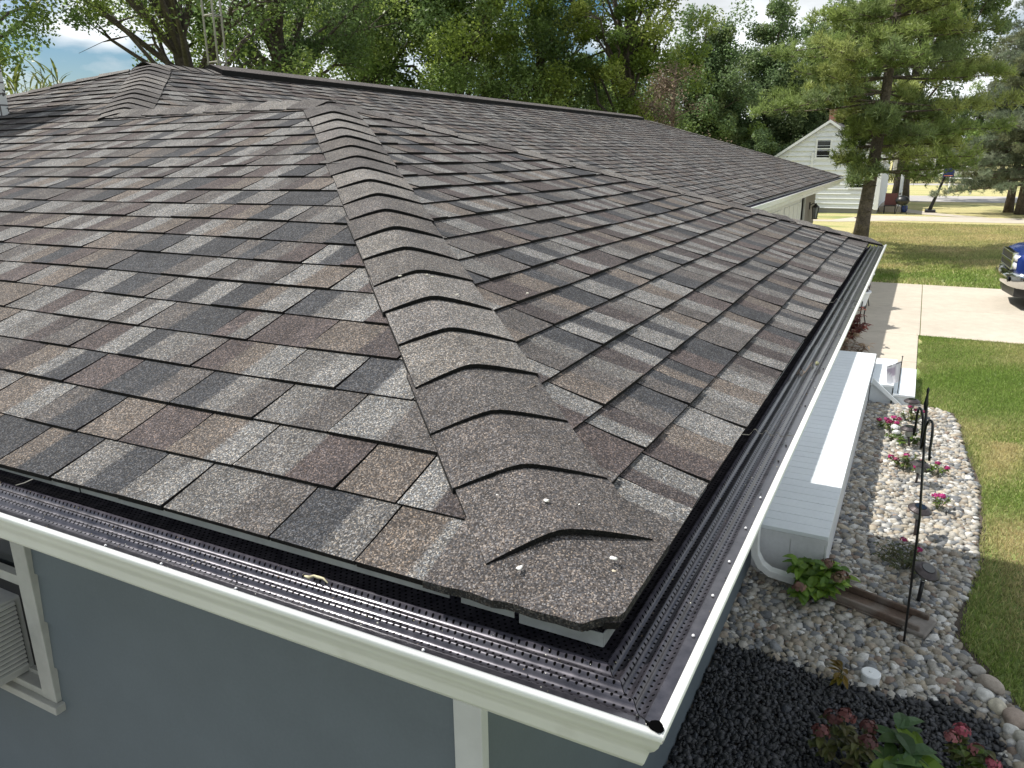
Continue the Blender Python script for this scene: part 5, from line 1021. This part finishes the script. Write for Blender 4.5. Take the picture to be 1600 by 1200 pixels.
# ------------------------------------------------------------------ small debris on the roof and guards
def blob(name, label, p, s_, col, seed, cat, group=None, flat=.3):
    r = np.random.default_rng(seed); V, Fc = ico(2); s_ *= 1.15 if cat == 'bird dropping' else 1; ph = r.uniform(0, 6, 4); V = V*(1+.25*np.sin(V[:, :1]*4+ph[0])+.22*np.sin(V[:, 1:2]*5+ph[1]))*np.array([s_, s_*r.uniform(.6, .9), s_*flat]); o = npmesh(name, V, Fc, np.tile(col, (len(V), 1)), PETAL, None, True); o.location = p; return props(o, label, cat, group)
def roofpt(px, py, face, h=.016):
    d = ray(px, py); n = np.array([-m, 0, 1.]) if face == 'A' else np.array([0, -m, 1.]); c = h; t = (c-CAM@n)/(d@n); return CAM+d*t
for i, (px, py, f, s_, lb) in enumerate([(854, 782, 'B', .0052, 'large white bird dropping between the two lowest hip caps'), (812, 887, 'A', .0048, 'elongated white bird dropping below the left arm of the lowest cap'), (958, 872, 'B', .0055, 'white bird dropping below the right arm of the lowest cap'), (959, 892, 'B', .0034, 'cream coloured dropping just under the right white one'), (777, 773, 'A', .0022, 'tiny white fleck between the two lowest caps'), (905, 788, 'B', .002, 'tiny white fleck right of the large dropping')]):
    blob('bird_dropping', lb, tuple(roofpt(px, py, f, .024)), s_, (.85, .84, .8) if i != 3 else (.6, .52, .4), 400+i, 'bird dropping', 'white droppings on the lowest hip caps')
for i, (px, py, f, lb) in enumerate([(625, 431, 'A', 'white petal on the hip near the roof middle, left of the crest'), (667, 429, 'A', 'pale petal at the crest of the hip cap'), (676, 432, 'B', 'curled cream petal right of the crest of the hip cap'), (643, 444, 'A', 'small petal below the hip crest'), (714, 460, 'B', 'petal at the right edge of the hip cap'), (824, 458, 'B', 'petal lying in the first shingle course right of the hip')]):
    blob('petal', lb, tuple(roofpt(px, py, f, .03)), .005 if i != 3 else .003, (.75, .72, .62), 420+i, 'petal', 'petals scattered on the roof hip')
# catkin on the left guard
cz = -.040
def gp(px, py): return gz(px, py, cz)
mb = MB(); mb.tube([gp(476, 900), gp(483, 905)+(0, 0, .003), gp(490, 900), gp(498, 904)+(0, 0, .002), gp(505, 904), gp(512, 911)], [.0015, .0032, .0024, .0028, .002, .001], 7); props(mb.build('catkin', mat('catkin_cream', (.55, .5, .33), .8, noise=(200, .3)), smooth=True), 'curled cream catkin on the left gutter guard', 'catkin')
r = np.random.default_rng(55); sc_ = []
mb = MB(); mb.tube([gp(1245, 585), gp(1250, 578)+(0, 0, .006), gp(1257, 584)+(0, 0, .004), gp(1252, 588), gp(1247, 582)+(0, 0, .004)], .0018, 5); mb.tube([gp(1257, 583), gp(1266, 574)+(0, 0, .01), gp(1270, 566)], .0012, 5); props(mb.build('twig', mat('dry_twig', (.16, .12, .09), .9)), 'curled dry twig on the right gutter guard', 'twig')
blob('seed_pod', 'small olive and white seed pod beside the twig on the right gutter guard', tuple(gp(1276, 571)+(0, 0, .006)), .009, (.3, .3, .17), 440, 'seed pod', flat=.8)
# fine grit lying on the guards: uncountable
P = []
for k in range(420):
    if r.random() < .62: P.append((-r.uniform(0, .095), r.uniform(0, 2.4)**1.2, cz))
    else: P.append((r.uniform(0, 3.0), -r.uniform(0, .095), cz))
P = np.array(P); P[:, 2] -= .003; V, Fc = ico(1); n = len(P); vv = (V[None]*(r.uniform(.0005, .0014, (n, 1, 1)))*r.uniform(.6, 1.4, (n, 1, 3))+P[:, None]).reshape(-1, 3); C = np.repeat(np.array([(.7, .68, .6), (.5, .45, .3), (.02, .02, .02), (.3, .22, .14)])[r.integers(0, 4, n)], len(V), 0)
props(npmesh('roof_grit', vv, (Fc[None]+(np.arange(n)*len(V))[:, None, None]).reshape(-1, 3), C, PETAL), 'fine pale grit and crumbs scattered on the gutter guards', 'grit', kind='stuff')
